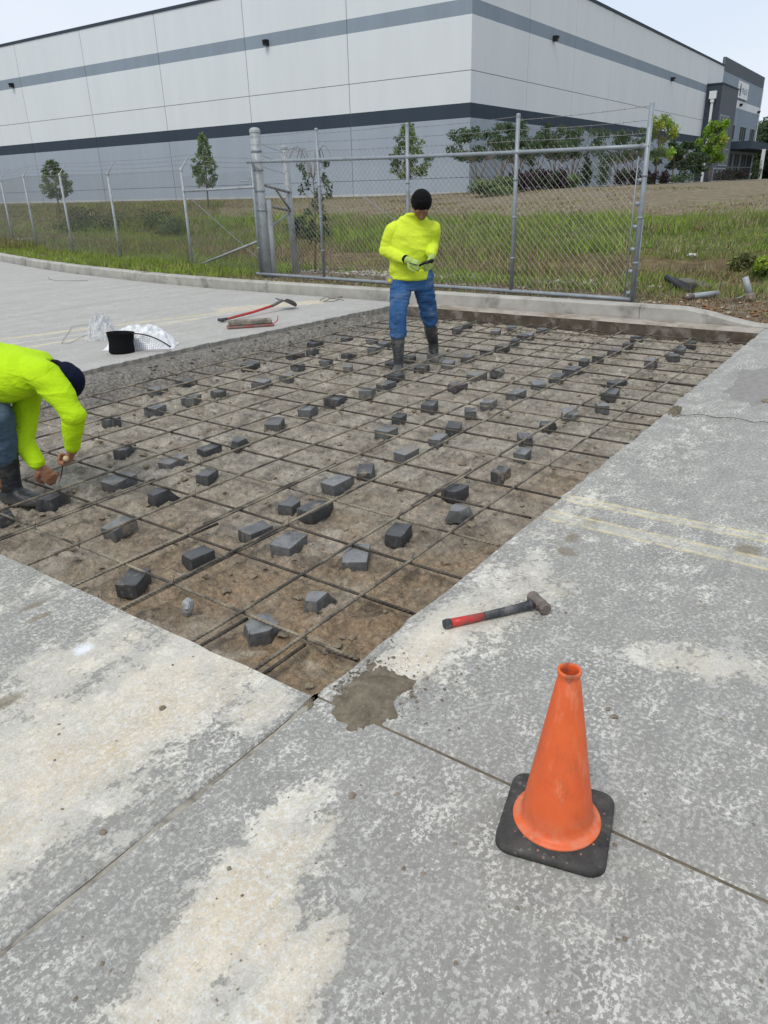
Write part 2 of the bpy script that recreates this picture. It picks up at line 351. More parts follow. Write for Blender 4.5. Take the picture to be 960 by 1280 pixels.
def make_paver(name, top, side):
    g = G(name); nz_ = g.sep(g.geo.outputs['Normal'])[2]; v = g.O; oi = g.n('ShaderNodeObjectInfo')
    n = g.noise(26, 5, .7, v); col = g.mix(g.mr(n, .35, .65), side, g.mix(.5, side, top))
    top_lit = g.mth('MULTIPLY', g.mr(nz_, .35, .9), g.mr(g.mth('ADD', g.noise(9, 5, .65, g.P), g.mth('MULTIPLY', oi.outputs['Random'], .12)), .38, .58))
    col = g.mix(g.mth('MULTIPLY', top_lit, .85), col, top)      # light from above painted into the faces that look up, with some dust
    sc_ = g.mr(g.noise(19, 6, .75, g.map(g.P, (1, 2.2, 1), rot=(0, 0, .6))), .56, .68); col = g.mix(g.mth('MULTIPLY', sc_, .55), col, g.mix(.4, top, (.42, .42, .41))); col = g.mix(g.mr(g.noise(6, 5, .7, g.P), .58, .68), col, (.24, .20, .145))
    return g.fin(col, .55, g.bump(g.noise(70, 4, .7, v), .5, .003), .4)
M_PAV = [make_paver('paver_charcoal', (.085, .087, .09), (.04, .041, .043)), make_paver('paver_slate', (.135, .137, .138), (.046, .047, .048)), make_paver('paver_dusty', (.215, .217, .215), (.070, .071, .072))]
M_STONE = simple('pale_stone', (.34, .345, .35), .6, 0, .3, 18, .5, .3, (.2, .2, .2), 12)
M_CLOD = make_dirt('mud_clod', (.14, .112, .08), (.33, .275, .20))
M_RUB = make_dirt('rubble_grey', (.09, .08, .066), (.27, .255, .225))

#@@PAVEMENT
# ------------------------------------------------------------------ paving slabs round the pit
PX0, PX1, PY0, PY1 = 1.44, 8.78, 1.36, 6.08
pav = MB(); pav.box((-9, -7, -.6), (PX0-.25, 14, -.17)); pav.box((PX0-.25, -7, -.6), (9.0, PY0-.3, -.17)); pav.box((PX0-.25, PY1+.3, -.6), (9, 14, -.17)); pav.box((-9, 14, -.6), (9.2, 60, -.17))
pavement = tag(pav.build('pavement', M_DIRT), kind='structure')
def slab(poly, rough_edges=(), step=.06, jit=.004):
    """poly counter clockwise; edges in rough_edges get a broken outline"""
    pts = []; n = len(poly)
    for i in range(n):
        a = np.array(poly[i], float); b = np.array(poly[(i+1) % n], float); L = np.linalg.norm(b-a); k = max(1, int(L/step)) if i in rough_edges else max(1, int(L/.5))
        nrm = np.array([-(b-a)[1], (b-a)[0]])/L
        for j in range(k):
            p = a+(b-a)*j/k
            if i in rough_edges and 0 < j: p = p+nrm*float(jit*(fbm([[p[0]*9, p[1]*9, i]], 3)[0]*1.0+.45*RNG.normal()))
            pts.append((float(p[0]), float(p[1])))
    mb = MB(); N = len(pts)
    # top perimeter chamfer
    P = np.array(pts); nx = np.roll(P, -1, 0); pv = np.roll(P, 1, 0); t = nx-pv; t /= np.linalg.norm(t, axis=1)[:, None]+1e-9
    inn = P+np.stack([-t[:, 1], t[:, 0]], 1)*.006
    v = [(x, y, -.17) for x, y in P]+[(x, y, -.006) for x, y in P]+[(x, y, 0) for x, y in inn]
    mb.add(v, [tuple(range(2*N, 3*N))], 0)
    mb.add(v, [(i, (i+1) % N, N+(i+1) % N, N+i) for i in range(N)], 1)
    mb.add(v, [(N+i, N+(i+1) % N, 2*N+(i+1) % N, 2*N+i) for i in range(N)], 0)
    return mb.build('slab', [M_CONC, M_EDGE], pavement)
g_ = .005
slab([(-3, -2.5), (PX0-g_+.01, -2.5), (PX0-g_+.01, PY0-.017), (-3, PY0-.017)])
slab([(-3, PY0-.008), (PX0, PY0-.008), (PX0, 3.3), (PX0, PY1), (-3, PY1)], (1, 2), jit=.006)
slab([(PX0+g_+.01, -2.5), (5.25-g_, -2.5), (5.25-g_, PY0), (4.9, PY0), (PX0+g_+.01, PY0-.005)], (1, 2, 3), jit=.010)
slab([(5.25+g_, -2.5), (8.98, -2.5), (8.98, PY0+.06), (PX1, PY0+.06), (5.4, PY0+.02), (5.3, PY0-.08), (5.25+g_, PY0-.10)], (3, 4, 5), jit=.010)
slab([(-3, PY1+g_), (1.44, PY1+g_), (1.44, 10.2), (-3, 10.2)])
slab([(1.45, PY1+.30), (5.5-g_, PY1+.24), (5.5-g_, 10.2), (1.45, 10.2)], (0,), jit=.022, step=.04)
slab([(5.5+g_, PY1+.22), (8.75, PY1+.02), (8.93, PY1), (8.93, 10.0), (8.93, 10.2), (5.5+g_, 10.2)], (0,), jit=.022, step=.04)
CURBL = [(9.06, -.2), (9.06, 1.4), (9.05, 4), (9.02, 7), (8.99, 9.6), (9.06, 11), (9.2, 12.4), (9.6, 15.0), (10.05, 17.2), (10.75, 19.9), (11.7, 23), (13.2, 27), (15.5, 32)]
slab([(-3, 10.21), (1.44, 10.21), (1.44, 16), (-3, 16)]); slab([(1.45, 10.21), (5.49, 10.21), (5.49, 16), (1.45, 16)])
slab([(5.51, 10.21), (8.95, 10.21), (9.12, 12.3), (9.5, 15), (9.7, 16), (5.51, 16)])
slab([(-3, 16.01), (9.7, 16.01), (10.0, 17.3), (10.65, 19.9), (11.6, 23), (13.1, 27), (15.4, 32), (-3, 32)])
for o in pavement.children: tag(o, kind='structure') if False else None
# concrete apron (gutter) beyond the far edge of the pit, and the kerb itself
def strip(left, right, z0, z1, name, mat, parent=None, seg=None, top=None):
    mb = MB(); n = len(left)
    a, b = np.array(left), np.array(right); tz = np.full(n, z1) if top is None else np.array(top)
    v = [(*a[i], z0) for i in range(n)]+[(*a[i], tz[i]-.02) for i in range(n)]+[(*(a[i]+(b[i]-a[i])/np.linalg.norm(b[i]-a[i])*.02), tz[i]) for i in range(n)]+[(*b[i], tz[i]) for i in range(n)]+[(*b[i], z0) for i in range(n)]
    F = []
    for r in range(4):
        for i in range(n-1): F.append((r*n+i, r*n+i+1, (r+1)*n+i+1, (r+1)*n+i))
    F += [tuple(r*n for r in range(5)), tuple(r*n+n-1 for r in range(5))[::-1]]
    mb.add(v, F)
    if isinstance(mat, list):
        for q in range(n-1): mb.mi[q] = 1
    return mb.build(name, mat, parent)
ys = np.linspace(PY0+.065, PY1, 60); jx = fbm(np.stack([ys*4, ys*0, ys*0], 1), 4)*.02
tag(strip([(PX1+.02+float(j), float(y)) for y, j in zip(ys, jx)], [(9.03, float(y)) for y in ys], -.32, -.004, 'concrete_apron', [M_APRON, M_WETEDGE]), kind='structure')
def offs(pts, d):
    P = np.array(pts, float); t = np.gradient(P, axis=0); t /= np.linalg.norm(t, axis=1)[:, None]; return P+np.stack([t[:, 1], -t[:, 0]], 1)*d
def resample(pts, step):
    P = np.array(pts, float); L = np.concatenate([[0], np.cumsum(np.linalg.norm(np.diff(P, axis=0), axis=1))]); s = np.arange(0, L[-1], step)
    return np.stack([np.interp(s, L, P[:, 0]), np.interp(s, L, P[:, 1])], 1)
kerb = tag(empty('kerb', (9.05, 4, 0)), kind='structure')
cp = resample(CURBL, .25); k = 0
starts = list(range(0, len(cp)-1, 12))
for s0 in starts:
    seg = cp[s0:s0+13]
    if len(seg) < 2: continue
    seg = seg.copy(); d = seg[1]-seg[0]; seg[0] = seg[0]+d/np.linalg.norm(d)*.006
    tp = .15-.135*sm(2.35, 1.45, seg[:, 1])
    if seg[:, 1].max() < 1.5: tp = tp*0+.02
    o = offs(seg, .17); strip([tuple(q) for q in seg], [tuple(q) for q in o], -.2, .15, 'kerb_section', M_CURB, kerb, top=tp)

# ------------------------------------------------------------------ pit
def soil_z(X, Y):
    P = np.stack([X.ravel(), Y.ravel(), np.zeros(X.size)], 1)
    b = fbm(P*1.3, 3).reshape(X.shape)*.018; mid = fbm(P*5+3, 4, .6).reshape(X.shape)*.030
    rdg = (1-np.abs(fbm(P*9+11, 4, .55).reshape(X.shape)))**3*.038-.020+(1-np.abs(fbm(P*19+4, 3, .6).reshape(X.shape))*2)*.007; fi = fbm(P*34, 3, .65).reshape(X.shape)*.011
    z = -.184+b+mid+rdg+fi
    z = np.minimum(z, -.118+fi*.5)
    z += .05*sm(PX0+.25, PX0+.02, X)*(.5+b*10)*0
    rim = sm(PY1-.26+b*5, PY1+.18, Y); rk = np.abs(fbm(P*7+5, 4, .6).reshape(X.shape))*.055
    z = z*(1-rim)+rim*(-.045)+rk*np.sin(np.clip(rim, 0, 1)*PI)*1.6
    corner = sm(.55, .05, np.hypot(X-PX0, Y-PY0)); z += corner*(.03+rk*.7)
    return z
gx = np.concatenate([np.arange(PX0-.12, 4.2, .0135), np.arange(4.2, 9.0, .022)]); gy = np.arange(PY0-.12, PY1+.36, .017)
GX, GY = np.meshgrid(gx, gy); GZ = soil_z(GX, GY)
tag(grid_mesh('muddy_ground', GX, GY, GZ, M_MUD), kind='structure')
def soil_at(x, y): return float(soil_z(np.array([[x]]), np.array([[y]]))[0, 0])

# ------------------------------------------------------------------ rebar mat
mat_root = tag(empty('rebar_mat', (PX0+.1, PY0+.2, -.17)), 'rusty steel reinforcing grid tied across the muddy pit', 'rebar mat')
LY = [1.71, 2.06, 2.49, 2.84, 3.21, 3.60, 3.96, 4.31, 4.68, 5.04, 5.40, 5.76]
LX0 = [1.46, 1.46, 1.46, 1.46, 1.46, 1.46, 1.46, 1.46, 1.47, 1.46, 1.46, 1.5]; LX1 = [8.72, 8.72, 8.70, 8.70, 8.66, 8.62, 8.58, 8.5, 8.5, 8.5, 8.4, 8.3]
XB = [1.80, 2.18, 2.55, 2.94, 3.31, 3.64, 4.09, 4.42, 4.74, 5.07, 5.50, 5.84, 6.19, 6.55, 6.98, 7.28, 7.58, 7.88, 8.3, 8.6]
def wob(t, amp, seed): return amp*fbm(np.stack([t*.55+seed*7.1, t*0+seed, t*0], 1), 2)
for i, y in enumerate(LY):
    t = np.linspace(LX0[i], LX1[i], 40)
    p = np.stack([t, y+wob(t, .013, i), -.088+wob(t, .008, i+30)], 1); p[0, 2] += .003
    mb = MB(); mb.tube(p, .0075, 8); mb.build('long_bar', M_REB, mat_root, True)
for i, x in enumerate(XB):
    t = np.linspace(PY0+.09+.03*math.sin(i*2.2), PY1-.22+.05*math.sin(i*1.3), 30)
    p = np.stack([x+wob(t, .013, i+50), t, -.1035+wob(t, .006, i+80)], 1)
    if i in (0, 1, 4, 12): p[-1, 2] += 0
    mb = MB(); mb.tube(p, .0069, 8); mb.build('cross_bar', M_REB2 if i % 3 else M_REB, mat_root, True)
def lap(a, b, dz=0.0, m=None):
    mb = MB(); A = np.array(a); B = np.array(b); t = np.linspace(0, 1, 8)[:, None]; p = A+(B-A)*t; mb.tube(p, .0072, 8); mb.build('lap_bar', m or M_REB, mat_root, True)
lap((1.47, 1.695, -.112), (1.78, 1.70, -.118), m=M_REB2); lap((1.47, 2.035, -.115), (1.80, 2.035, -.125), m=M_REB2); lap((1.47, 2.52, -.112), (2.6, 2.51, -.12))
lap((1.50, 2.90, -.115), (2.4, 2.86, -.125), m=M_REB2); lap((3.1, 2.075, -.092), (3.75, 2.08, -.09)); lap((1.805, 1.46, -.115), (1.79, 1.60, -.11), m=M_REB2)
lap((2.2, 1.45, -.118), (2.19, 1.75, -.11), m=M_REB2); lap((2.3, 2.855, -.088), (3.4, 2.86, -.089)); lap((4.3, 3.975, -.09), (5.2, 3.975, -.09)); lap((1.5, 3.625, -.09), (2.6, 3.625, -.09))
lap((5.25, 1.43, -.11), (5.22, 2.0, -.11), m=M_REB2); lap((6.55, 1.5, -.115), (6.60, 2.4, -.11), m=M_REB2)
tw = MB()
for i, y in enumerate(LY):
    for j, x in enumerate(XB):
        if (i+j) % 2 and (i*7+j*3) % 5: continue
        yy = y+float(wob(np.array([x]), .013, i)[0]); xx = x+float(wob(np.array([y]), .013, j+50)[0])
        a = np.linspace(0, 2*PI, 7); rr = .0115
        tw.tube(np.stack([xx+rr*np.cos(a)*.8, yy+rr*np.cos(a)*.8, -.0965+.016*np.sin(a)], 1), .0016, 4)
        tw.tube([(xx, yy, -.081), (xx+.006, yy-.004, -.066), (xx+.013*math.sin(i*3+j), yy+.012*math.cos(j*5+i), -.056)], .0018, 4)
tag(tw.build('tie_wire', M_TIE, mat_root), kind='stuff')

# ------------------------------------------------------------------ paver blocks under the bars
def paver_mesh(kind, seed, mat):
    import bmesh
    rs = random.Random(seed); bm = bmesh.new(); bmesh.ops.create_cube(bm, size=1)
    for v in bm.verts: v.co.x *= .165; v.co.y *= .105; v.co.z *= .062
    if kind == 'chip':      # a broken corner
        bmesh.ops.bisect_plane(bm, geom=bm.verts[:]+bm.edges[:]+bm.faces[:], plane_co=(.062, .036, .015), plane_no=(.7, .6, rs.uniform(-.2, .5)), clear_outer=True)
        bmesh.ops.holes_fill(bm, edges=bm.edges)
    if kind == 'half':
        bmesh.ops.bisect_plane(bm, geom=bm.verts[:]+bm.edges[:]+bm.faces[:], plane_co=(.03, 0, 0), plane_no=(1, rs.uniform(-.5, .5), rs.uniform(-.3, .3)), clear_outer=True)
        bmesh.ops.holes_fill(bm, edges=bm.edges)
    if kind == 'wedge':
        bmesh.ops.bisect_plane(bm, geom=bm.verts[:]+bm.edges[:]+bm.faces[:], plane_co=(0, 0, .012), plane_no=(.75, .1, .65), clear_outer=True); bmesh.ops.holes_fill(bm, edges=bm.edges)
        bmesh.ops.bisect_plane(bm, geom=bm.verts[:]+bm.edges[:]+bm.faces[:], plane_co=(-.02, .02, 0), plane_no=(-.35, .9, .2), clear_outer=True); bmesh.ops.holes_fill(bm, edges=bm.edges)
    if kind == 'lump':
        for q in range(4):
            a = q*1.6+rs.random(); n = Vector((math.cos(a), math.sin(a)*.8, rs.uniform(-.1, .6))).normalized()
            bmesh.ops.bisect_plane(bm, geom=bm.verts[:]+bm.edges[:]+bm.faces[:], plane_co=(n.x*.066, n.y*.05, n.z*.026), plane_no=n, clear_outer=True); bmesh.ops.holes_fill(bm, edges=bm.edges)
    bmesh.ops.recalc_face_normals(bm, faces=bm.faces)
    bmesh.ops.bevel(bm, geom=bm.edges[:], offset=.006 if kind != 'lump' else .004, segments=2, affect='EDGES', profile=.6)
    bmesh.ops.subdivide_edges(bm, edges=[e for e in bm.edges if e.calc_length() > .05], cuts=2, use_grid_fill=True)
    bm.verts.ensure_lookup_table(); P = np.array([v.co[:] for v in bm.verts]); d = fbm(P*28+seed*9, 3)
    for v, q in zip(bm.verts, d): v.co += v.co.normalized()*float(q)*.008
    for f in bm.faces: f.smooth = True
    me = bpy.data.meshes.new('paver_block'); bm.to_mesh(me); bm.free(); me.materials.append(mat)
    try: me.set_sharp_from_angle(angle=R(32))
    except Exception: pass
    return me
PM = {}
for kd in ('whole', 'chip', 'half', 'wedge', 'lump'):
    for t_ in range(3):
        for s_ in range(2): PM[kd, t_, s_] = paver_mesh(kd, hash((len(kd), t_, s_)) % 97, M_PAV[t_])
# px, py of the block in the photograph, apparent width, tone 0 dark 1 mid 2 pale, kind
BR = [(197,488,22,2,'chip'),(233,479,26,0,'whole'),(239,499,26,2,'chip'),(194,512,26,2,'chip'),(143,525,28,1,'half'),(156,563,28,1,'chip'),(149,602,38,2,'chip'),(203,614,34,0,'wedge'),(217,578,32,2,'chip'),(259,595,29,1,'whole'),
(262,563,29,0,'whole'),(299,549,25,1,'wedge'),(343,530,32,1,'chip'),(385,513,29,2,'whole'),(278,491,25,1,'half'),(327,480,26,2,'whole'),(360,471,22,2,'half'),(313,457,28,0,'whole'),(375,457,19,2,'half'),(369,444,24,1,'whole'),(409,452,18,2,'half'),
(394,430,20,0,'whole'),(394,439,17,1,'half'),(435,460,18,2,'whole'),(438,444,17,0,'half'),(435,424,17,0,'half'),(467,426,15,2,'half'),(468,437,18,2,'chip'),(481,431,18,1,'whole'),(490,455,17,0,'half'),(513,448,16,0,'half'),(527,461,20,0,'chip'),
(497,471,20,0,'half'),(483,482,24,1,'whole'),(459,490,26,2,'chip'),(422,500,23,1,'chip'),(483,540,32,2,'whole'),(417,499,20,1,'half'),(499,523,22,0,'whole'),(537,507,27,1,'whole'),(572,483,25,1,'whole'),(560,455,22,2,'chip'),(585,448,22,1,'whole'),(608,441,17,2,'whole'),
(628,434,20,1,'whole'),(644,427,17,0,'whole'),(623,464,21,2,'half'),(596,470,23,2,'chip'),(611,505,25,2,'whole'),(588,516,23,1,'whole'),(567,535,30,0,'whole'),(548,550,28,2,'whole'),(645,493,24,2,'chip'),(584,407,14,1,'whole'),(572,412,18,1,'whole'),(656,421,16,0,'half'),
(680,413,18,1,'half'),(661,420,18,2,'whole'),(797,423,14,0,'half'),(785,432,16,0,'whole'),(768,440,20,1,'whole'),(748,447,22,1,'whole'),(730,453,18,0,'whole'),(715,463,25,1,'chip'),(696,472,25,1,'whole'),(673,481,27,2,'chip'),(814,453,20,2,'chip'),
(863,430,17,0,'lump'),(850,438,20,1,'whole'),(840,446,18,1,'half'),(771,480,26,0,'whole'),(763,492,28,1,'chip'),(752,508,19,2,'half'),(712,517,31,2,'chip'),(681,529,30,0,'wedge'),(656,549,28,1,'whole'),(508,567,28,2,'chip'),(653,568,27,2,'whole'),(626,592,29,0,'whole'),
(457,590,33,0,'whole'),(422,604,36,2,'chip'),(568,614,38,0,'lump'),(573,640,34,2,'lump'),(498,667,39,0,'whole'),(446,697,48,2,'chip'),(395,743,41,2,'wedge'),(150,659,40,2,'whole'),(248,696,38,0,'whole'),(167,727,47,0,'whole'),
(320,665,40,1,'whole'),(361,680,44,2,'chip'),(328,786,50,2,'lump'),(366,631,28,1,'half'),(394,637,42,0,'chip'),(66,624,36,0,'chip'),(8,646,36,0,'half'),(250,520,1,1,'half'),(640,410,15,1,'half'),(703,418,1,1,'half'),(737,428,1,1,'half'),(620,415,14,2,'half')]
BR = [b for b in BR if b[2] > 1]
ordn = ['', 'first', 'second', 'third', 'fourth', 'fifth', 'sixth', 'seventh', 'eighth', 'ninth', 'tenth', 'eleventh', 'twelfth', 'thirteenth', 'fourteenth', 'fifteenth', 'sixteenth', 'seventeenth', 'eighteenth', 'nineteenth', 'twentieth', 'twenty-first', 'twenty-second', 'twenty-third']
pl = []
for (px, py, w, tone, kd) in BR:
    x, y = un(px, py, -.14); fd = (CM @ np.array([x, y, -.14-H]))[2]; size = w/FPX*fd
    rz = R(RNG.uniform(-14, 14))-YAW*0+(0 if RNG.random() < .6 else .35)
    base = {'whole': .165, 'chip': .155, 'half': .125, 'wedge': .14, 'lump': .145}[kd]
    # the bounding view of a block turned about 50 degrees to the camera is somewhat wider than its length
    sc = min(1.15, max(.62, size/(base*1.02)))*{'wedge': 1.4, 'lump': 1.08, 'chip': 1.04}.get(kd, 1)
    pl.append([x, y, rz, sc, tone, kd])
lanes = {}
for i, b in enumerate(pl):
    ln = sum(1 for y in LY if y < b[1]); lanes.setdefault(ln, []).append(i)
lab = {}
tw_ = {0: 'dark', 1: 'grey', 2: 'dusty pale'}; kw = {'whole': 'paver block', 'chip': 'chipped paver block', 'half': 'half paver block', 'wedge': 'wedge-broken paver', 'lump': 'rough broken paver'}
for ln, ids in lanes.items():
    ids.sort(key=lambda i: pl[i][0])
    for r_, i in enumerate(ids):
        where = 'between right slab and first long bar' if ln == 0 else ('between long bar %s and left rim' % ordn[12] if ln == 12 else 'between long bars %s and %s' % (ordn[ln], ordn[ln+1]))
        lab[i] = '%s %s, %s from near end, %s' % (tw_[pl[i][4]], kw[pl[i][5]], ordn[r_+1], where)
for i, (x, y, rz, sc, tone, kd) in enumerate(pl):
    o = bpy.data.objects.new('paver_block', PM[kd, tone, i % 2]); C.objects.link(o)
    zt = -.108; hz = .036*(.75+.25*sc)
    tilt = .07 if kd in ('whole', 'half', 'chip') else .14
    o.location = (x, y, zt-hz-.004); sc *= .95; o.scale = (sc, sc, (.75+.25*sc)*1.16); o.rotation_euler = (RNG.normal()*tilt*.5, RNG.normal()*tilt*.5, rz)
    tag(o, lab[i], 'paver', 'paver blocks propping up the rebar')
# pale stone and clods
def rock(name, loc, s, mat, seed, flat=.7, sub=2):
    import bmesh
    bm = bmesh.new(); bmesh.ops.create_icosphere(bm, subdivisions=sub, radius=1)
    P = np.array([v.co[:] for v in bm.verts]); d = fbm(P*1.1+seed*3.7, 3); d2 = fbm(P*3.5+seed, 2)
    for v, a, b in zip(bm.verts, d, d2): v.co *= 1+.45*float(a)+.14*float(b)
    for v in bm.verts: v.co.x *= s; v.co.y *= s*.8; v.co.z *= s*flat
    me = bpy.data.meshes.new(name); bm.to_mesh(me); bm.free(); me.materials.append(mat)
    o = bpy.data.objects.new(name, me); C.objects.link(o); o.location = loc; o.rotation_euler = (0, 0, seed*1.7); return o
x, y = un(235, 762, -.14); tag(rock('pale_stone', (x, y, -.128), .034, M_STONE, 8, 1.25, 3), 'small pale rounded stone alone on the mud near the front edge', 'stone')
def clods(name, n, region, smin, smax, mat, zf, seed, flat=.6):
    mb = MB(); rs = np.random.default_rng(seed); base = np.array([(1, 0, 0), (-1, 0, 0), (0, 1, 0), (0, -1, 0), (0, 0, 1), (0, 0, -1), (.6, .6, .5), (-.6, .6, -.5), (.6, -.6, -.5), (-.6, -.6, .5)], float)
    F = [(4, 0, 6), (6, 0, 2), (4, 6, 2), (4, 2, 1), (1, 2, 7), (1, 7, 5), (2, 5, 7), (2, 0, 5), (0, 8, 5), (0, 3, 8), (3, 5, 8), (0, 4, 3), (4, 9, 3), (4, 1, 9), (1, 3, 9), (1, 5, 3)]
    for k in range(n):
        x, y = region(rs)
        s = smin*(smax/smin)**(rs.random()**2.2); a = rs.random()*6.28; v = base*(1+rs.normal(size=base.shape)*.18)*s; v[:, 2] *= flat
        c, q = math.cos(a), math.sin(a); v = np.stack([v[:, 0]*c-v[:, 1]*q, v[:, 0]*q+v[:, 1]*c, v[:, 2]], 1); mb.add(v+np.array([x, y, zf(x, y)+s*flat*.5]), F)
    return tag(mb.build(name, mat), kind='stuff')
clods('mud_clods', 2600, lambda r: (r.uniform(PX0+.05, PX1), r.uniform(PY0+.03, PY1-.1)), .004, .03, M_CLOD, soil_at, 3)
clods('rim_rubble', 260, lambda r: (PX0+.1+r.random()*7.1, PY1+.14-abs(r.normal())*.14),   .005, .028, M_RUB, soil_at, 4)
clods('kerb_side_rubble', 160, lambda r: (r.uniform(PX1-.35, PX1), r.uniform(PY0+.1, PY1-.1)), .006, .03, M_CLOD, soil_at, 8)
def _slabreg(r):
    while True:
        x, y = un(r.uniform(-40, 1000), r.uniform(430, 1290))
        if (x < PX0-.02 or y < PY0-.03) and x < 8.9: return x, y
clods('slab_crumbs', 260, _slabreg, .0015, .0065, M_CLOD, lambda x, y: 0, 5, .5)
cx_, cy_ = un(440, 895)
clods('corner_crumbs', 420, lambda r: (1.50+abs(r.normal())*.13, 1.335-abs(r.normal())*.14), .002, .008, M_DIRT, lambda x, y: .002, 6, .5)
# some lumps big enough to point at
for i, (px, py, s, L_) in enumerate([(760, 887, .009, 'small dark lump behind the cone, upper one of a pair'), (768, 897, .013, 'dark flat lump behind the cone, lower one of a pair'), (440, 995, .011, 'dark crumb of mud on the slab left of the cone'), (958, 503, .035, 'dark clump of mud at the right edge of the slab'),
                                    (203, 886, .012, 'brown mud crumb on the pale patch at left'), (129, 1041, .010, 'dark crumb beside the long slab joint')]):
    x, y = un(px, py); tag(rock('mud_lump', (x, y, s*.3), s, M_CLOD, i+11, .5), L_, 'mud lump')
# mud spilled on the slab at the corner of the pit: a thin irregular layer
def spill(name, cx, cy, rx, ry, rot, h, mat, seed, n=70):
    u = np.linspace(-1.5, 1.5, n); U, V = np.meshgrid(u, u); P = np.stack([U.ravel()*1.4+seed, V.ravel()*1.4, U.ravel()*0], 1)
    d = 1-np.hypot(U, V)+fbm(P, 4, .6).reshape(U.shape)*.75; hh = sm(0, .5, d)*h*(1+.5*fbm(P*7, 3).reshape(U.shape))+sm(-.05, .02, d)*.002-.004*(d < 0)
    c, s = math.cos(rot), math.sin(rot); X = cx+U*rx*c-V*ry*s; Y = cy+U*rx*s+V*ry*c
    Z = np.where(d < -.02, -.006, .0005+hh); Y = np.minimum(Y, PY0-.008)
    return tag(grid_mesh(name, X, Y, Z, mat), kind='stuff')
spill('spilled_mud', 1.555, 1.20, .155, .125, .2, .010, M_DIRT, 3)
spill('spilled_mud', 5.30, 1.33, .12, .05, .1, .02, M_DIRT, 9)
spill('spilled_mud', 1.42, 1.36, .05, .02, .7, .006, M_DIRT, 5, 40)
spill('spilled_mud', 6.4, .95, .55, .22, .1, .003, simple('grey_silt', (.25, .24, .22), .9, 0, .2, 20, .3, obj=False), 14)
# crumbly filler left along the joint on the near slabs
jf = MB(); xs_ = np.arange(-.6, PX0-.03, .02)
for side, zz in ((PY0-.022, .0016),):
    w = .0045+.012*np.abs(fbm(np.stack([xs_*9, xs_*0, xs_*0], 1), 3)); yo = fbm(np.stack([xs_*5, xs_*0+4, xs_*0], 1), 3)*.006
    v = []
    for x, a, b in zip(xs_, w, yo): v += [(x, side+b-a, .0003), (x, side+b, .0022+.002*float(a*60 % 1)), (x, side+b+a, .0003)]
    n = len(xs_); jf.add(v, [(3*i+c, 3*i+c+3, 3*i+c+4, 3*i+c+1) for i in range(n-1) for c in (0, 1)])
tag(jf.build('joint_filler', simple('joint_silt', (.33, .305, .25), .95, 0, .3, 25, .6, dirt=(.15, .135, .11), dsc=7, obj=False), smooth=True), kind='stuff')
jb = MB(); jb.box((-3, PY0-.05, -.10), (PX0+.05, PY0-.001, -.0085)); jb.box((PX0-.03, -2.5, -.1), (PX0+.05, PY0-.051, -.0085))
tag(jb.build('joint_dirt', M_DIRT), kind='stuff')
#@@TERRAIN
# ------------------------------------------------------------------ ground beyond the kerb
_cl = np.array([(8.84, -60)]+[(8.84, 1.15), (8.95, 1.5), (9.05, 2.1)]+CURBL[2:]+[(19, 40), (28, 60), (60, 130)], float)
def kerb_x(Y): return np.interp(Y, _cl[:, 1], _cl[:, 0])+.165
_px = [9.0, 9.3, 10.6, 12.0, 14.0, 16.5, 18.5, 20.0, 22.0, 25, 30, 34, 40, 60, 400]; _pz = [.12, .125, .10, .05, -.12, -.10, .16, .33, .50, .68, .90, 1.0, 1.02, 1.02, 1.02]
def terr(X, Y):
    k = kerb_x(Y)-9.215; Xp = X-k*sm(28, 14, X)
    z = np.interp(Xp, _px, _pz); z = z+.12*sm(16, 26, Y)*sm(10.3, 12, Xp)*sm(16, 12.5, Xp)
    z = z+.20*sm(28, 40, X)*sm(26, 18, Y)
    P = np.stack([np.ravel(X)*.7, np.ravel(Y)*.7, np.ravel(X)*0], 1)
    z = z-.15*sm(2.75, 1.5, Y)*sm(10.1, 9.0, Xp)
    amp = .02*sm(0, .5, X-kerb_x(Y))+.06*sm(11, 14, Xp)*sm(24, 20, Xp)
    return z+fbm(P, 4, .55).reshape(np.shape(X))*amp*2
vy = np.concatenate([np.linspace(-60, -2, 24), np.arange(-1.5, 30, .16), np.linspace(30.5, 130, 70)]); d = np.concatenate([[-.12], np.arange(0, 3, .08), np.arange(3, 16, .2), np.linspace(16.5, 60, 60), np.linspace(63, 500, 40)])
DD, YY = np.meshgrid(d, vy); XX = kerb_x(YY)+DD; ZZ = terr(XX, YY)
tag(grid_mesh('grassy_field', XX, YY, ZZ, M_FIELD), kind='structure')
def tz(x, y): return float(terr(np.array([x]), np.array([y]))[0])
def on_terr(px, py):
    d = CM.T @ np.array([(px-480)/FPX, (py-640)/FPX, 1]); d = d/np.hypot(d[0], d[1]); t = 9.0
    while t < 110:
        p = d*t
        if H+p[2] < tz(p[0], p[1]): break
        t += .15
    return float(p[0]), float(p[1])
far = MB(); far.box((-400, 60, -3), (60, 400, .2)); far.box((9.2, -400, -3), (400, -60, .9)); tag(far.build('distant_ground', M_FIELD), kind='structure')
# pale walk in front of the offices
wl = [(46, 18.6), (56, 18.6), (66, 19.2), (80, 18.4), (100, 16)]
wk = MB(); P = resample(wl, 1.0); Q = offs(P, 1.5); v = [(a[0], a[1], tz(*a)+.05) for a in P]+[(b[0], b[1], tz(*b)+.05) for b in Q]; n = len(P)
wk.add(v, [(i, n+i, n+i+1, i+1) for i in range(n-1)]); tag(wk.build('footpath', M_CURB), kind='structure')

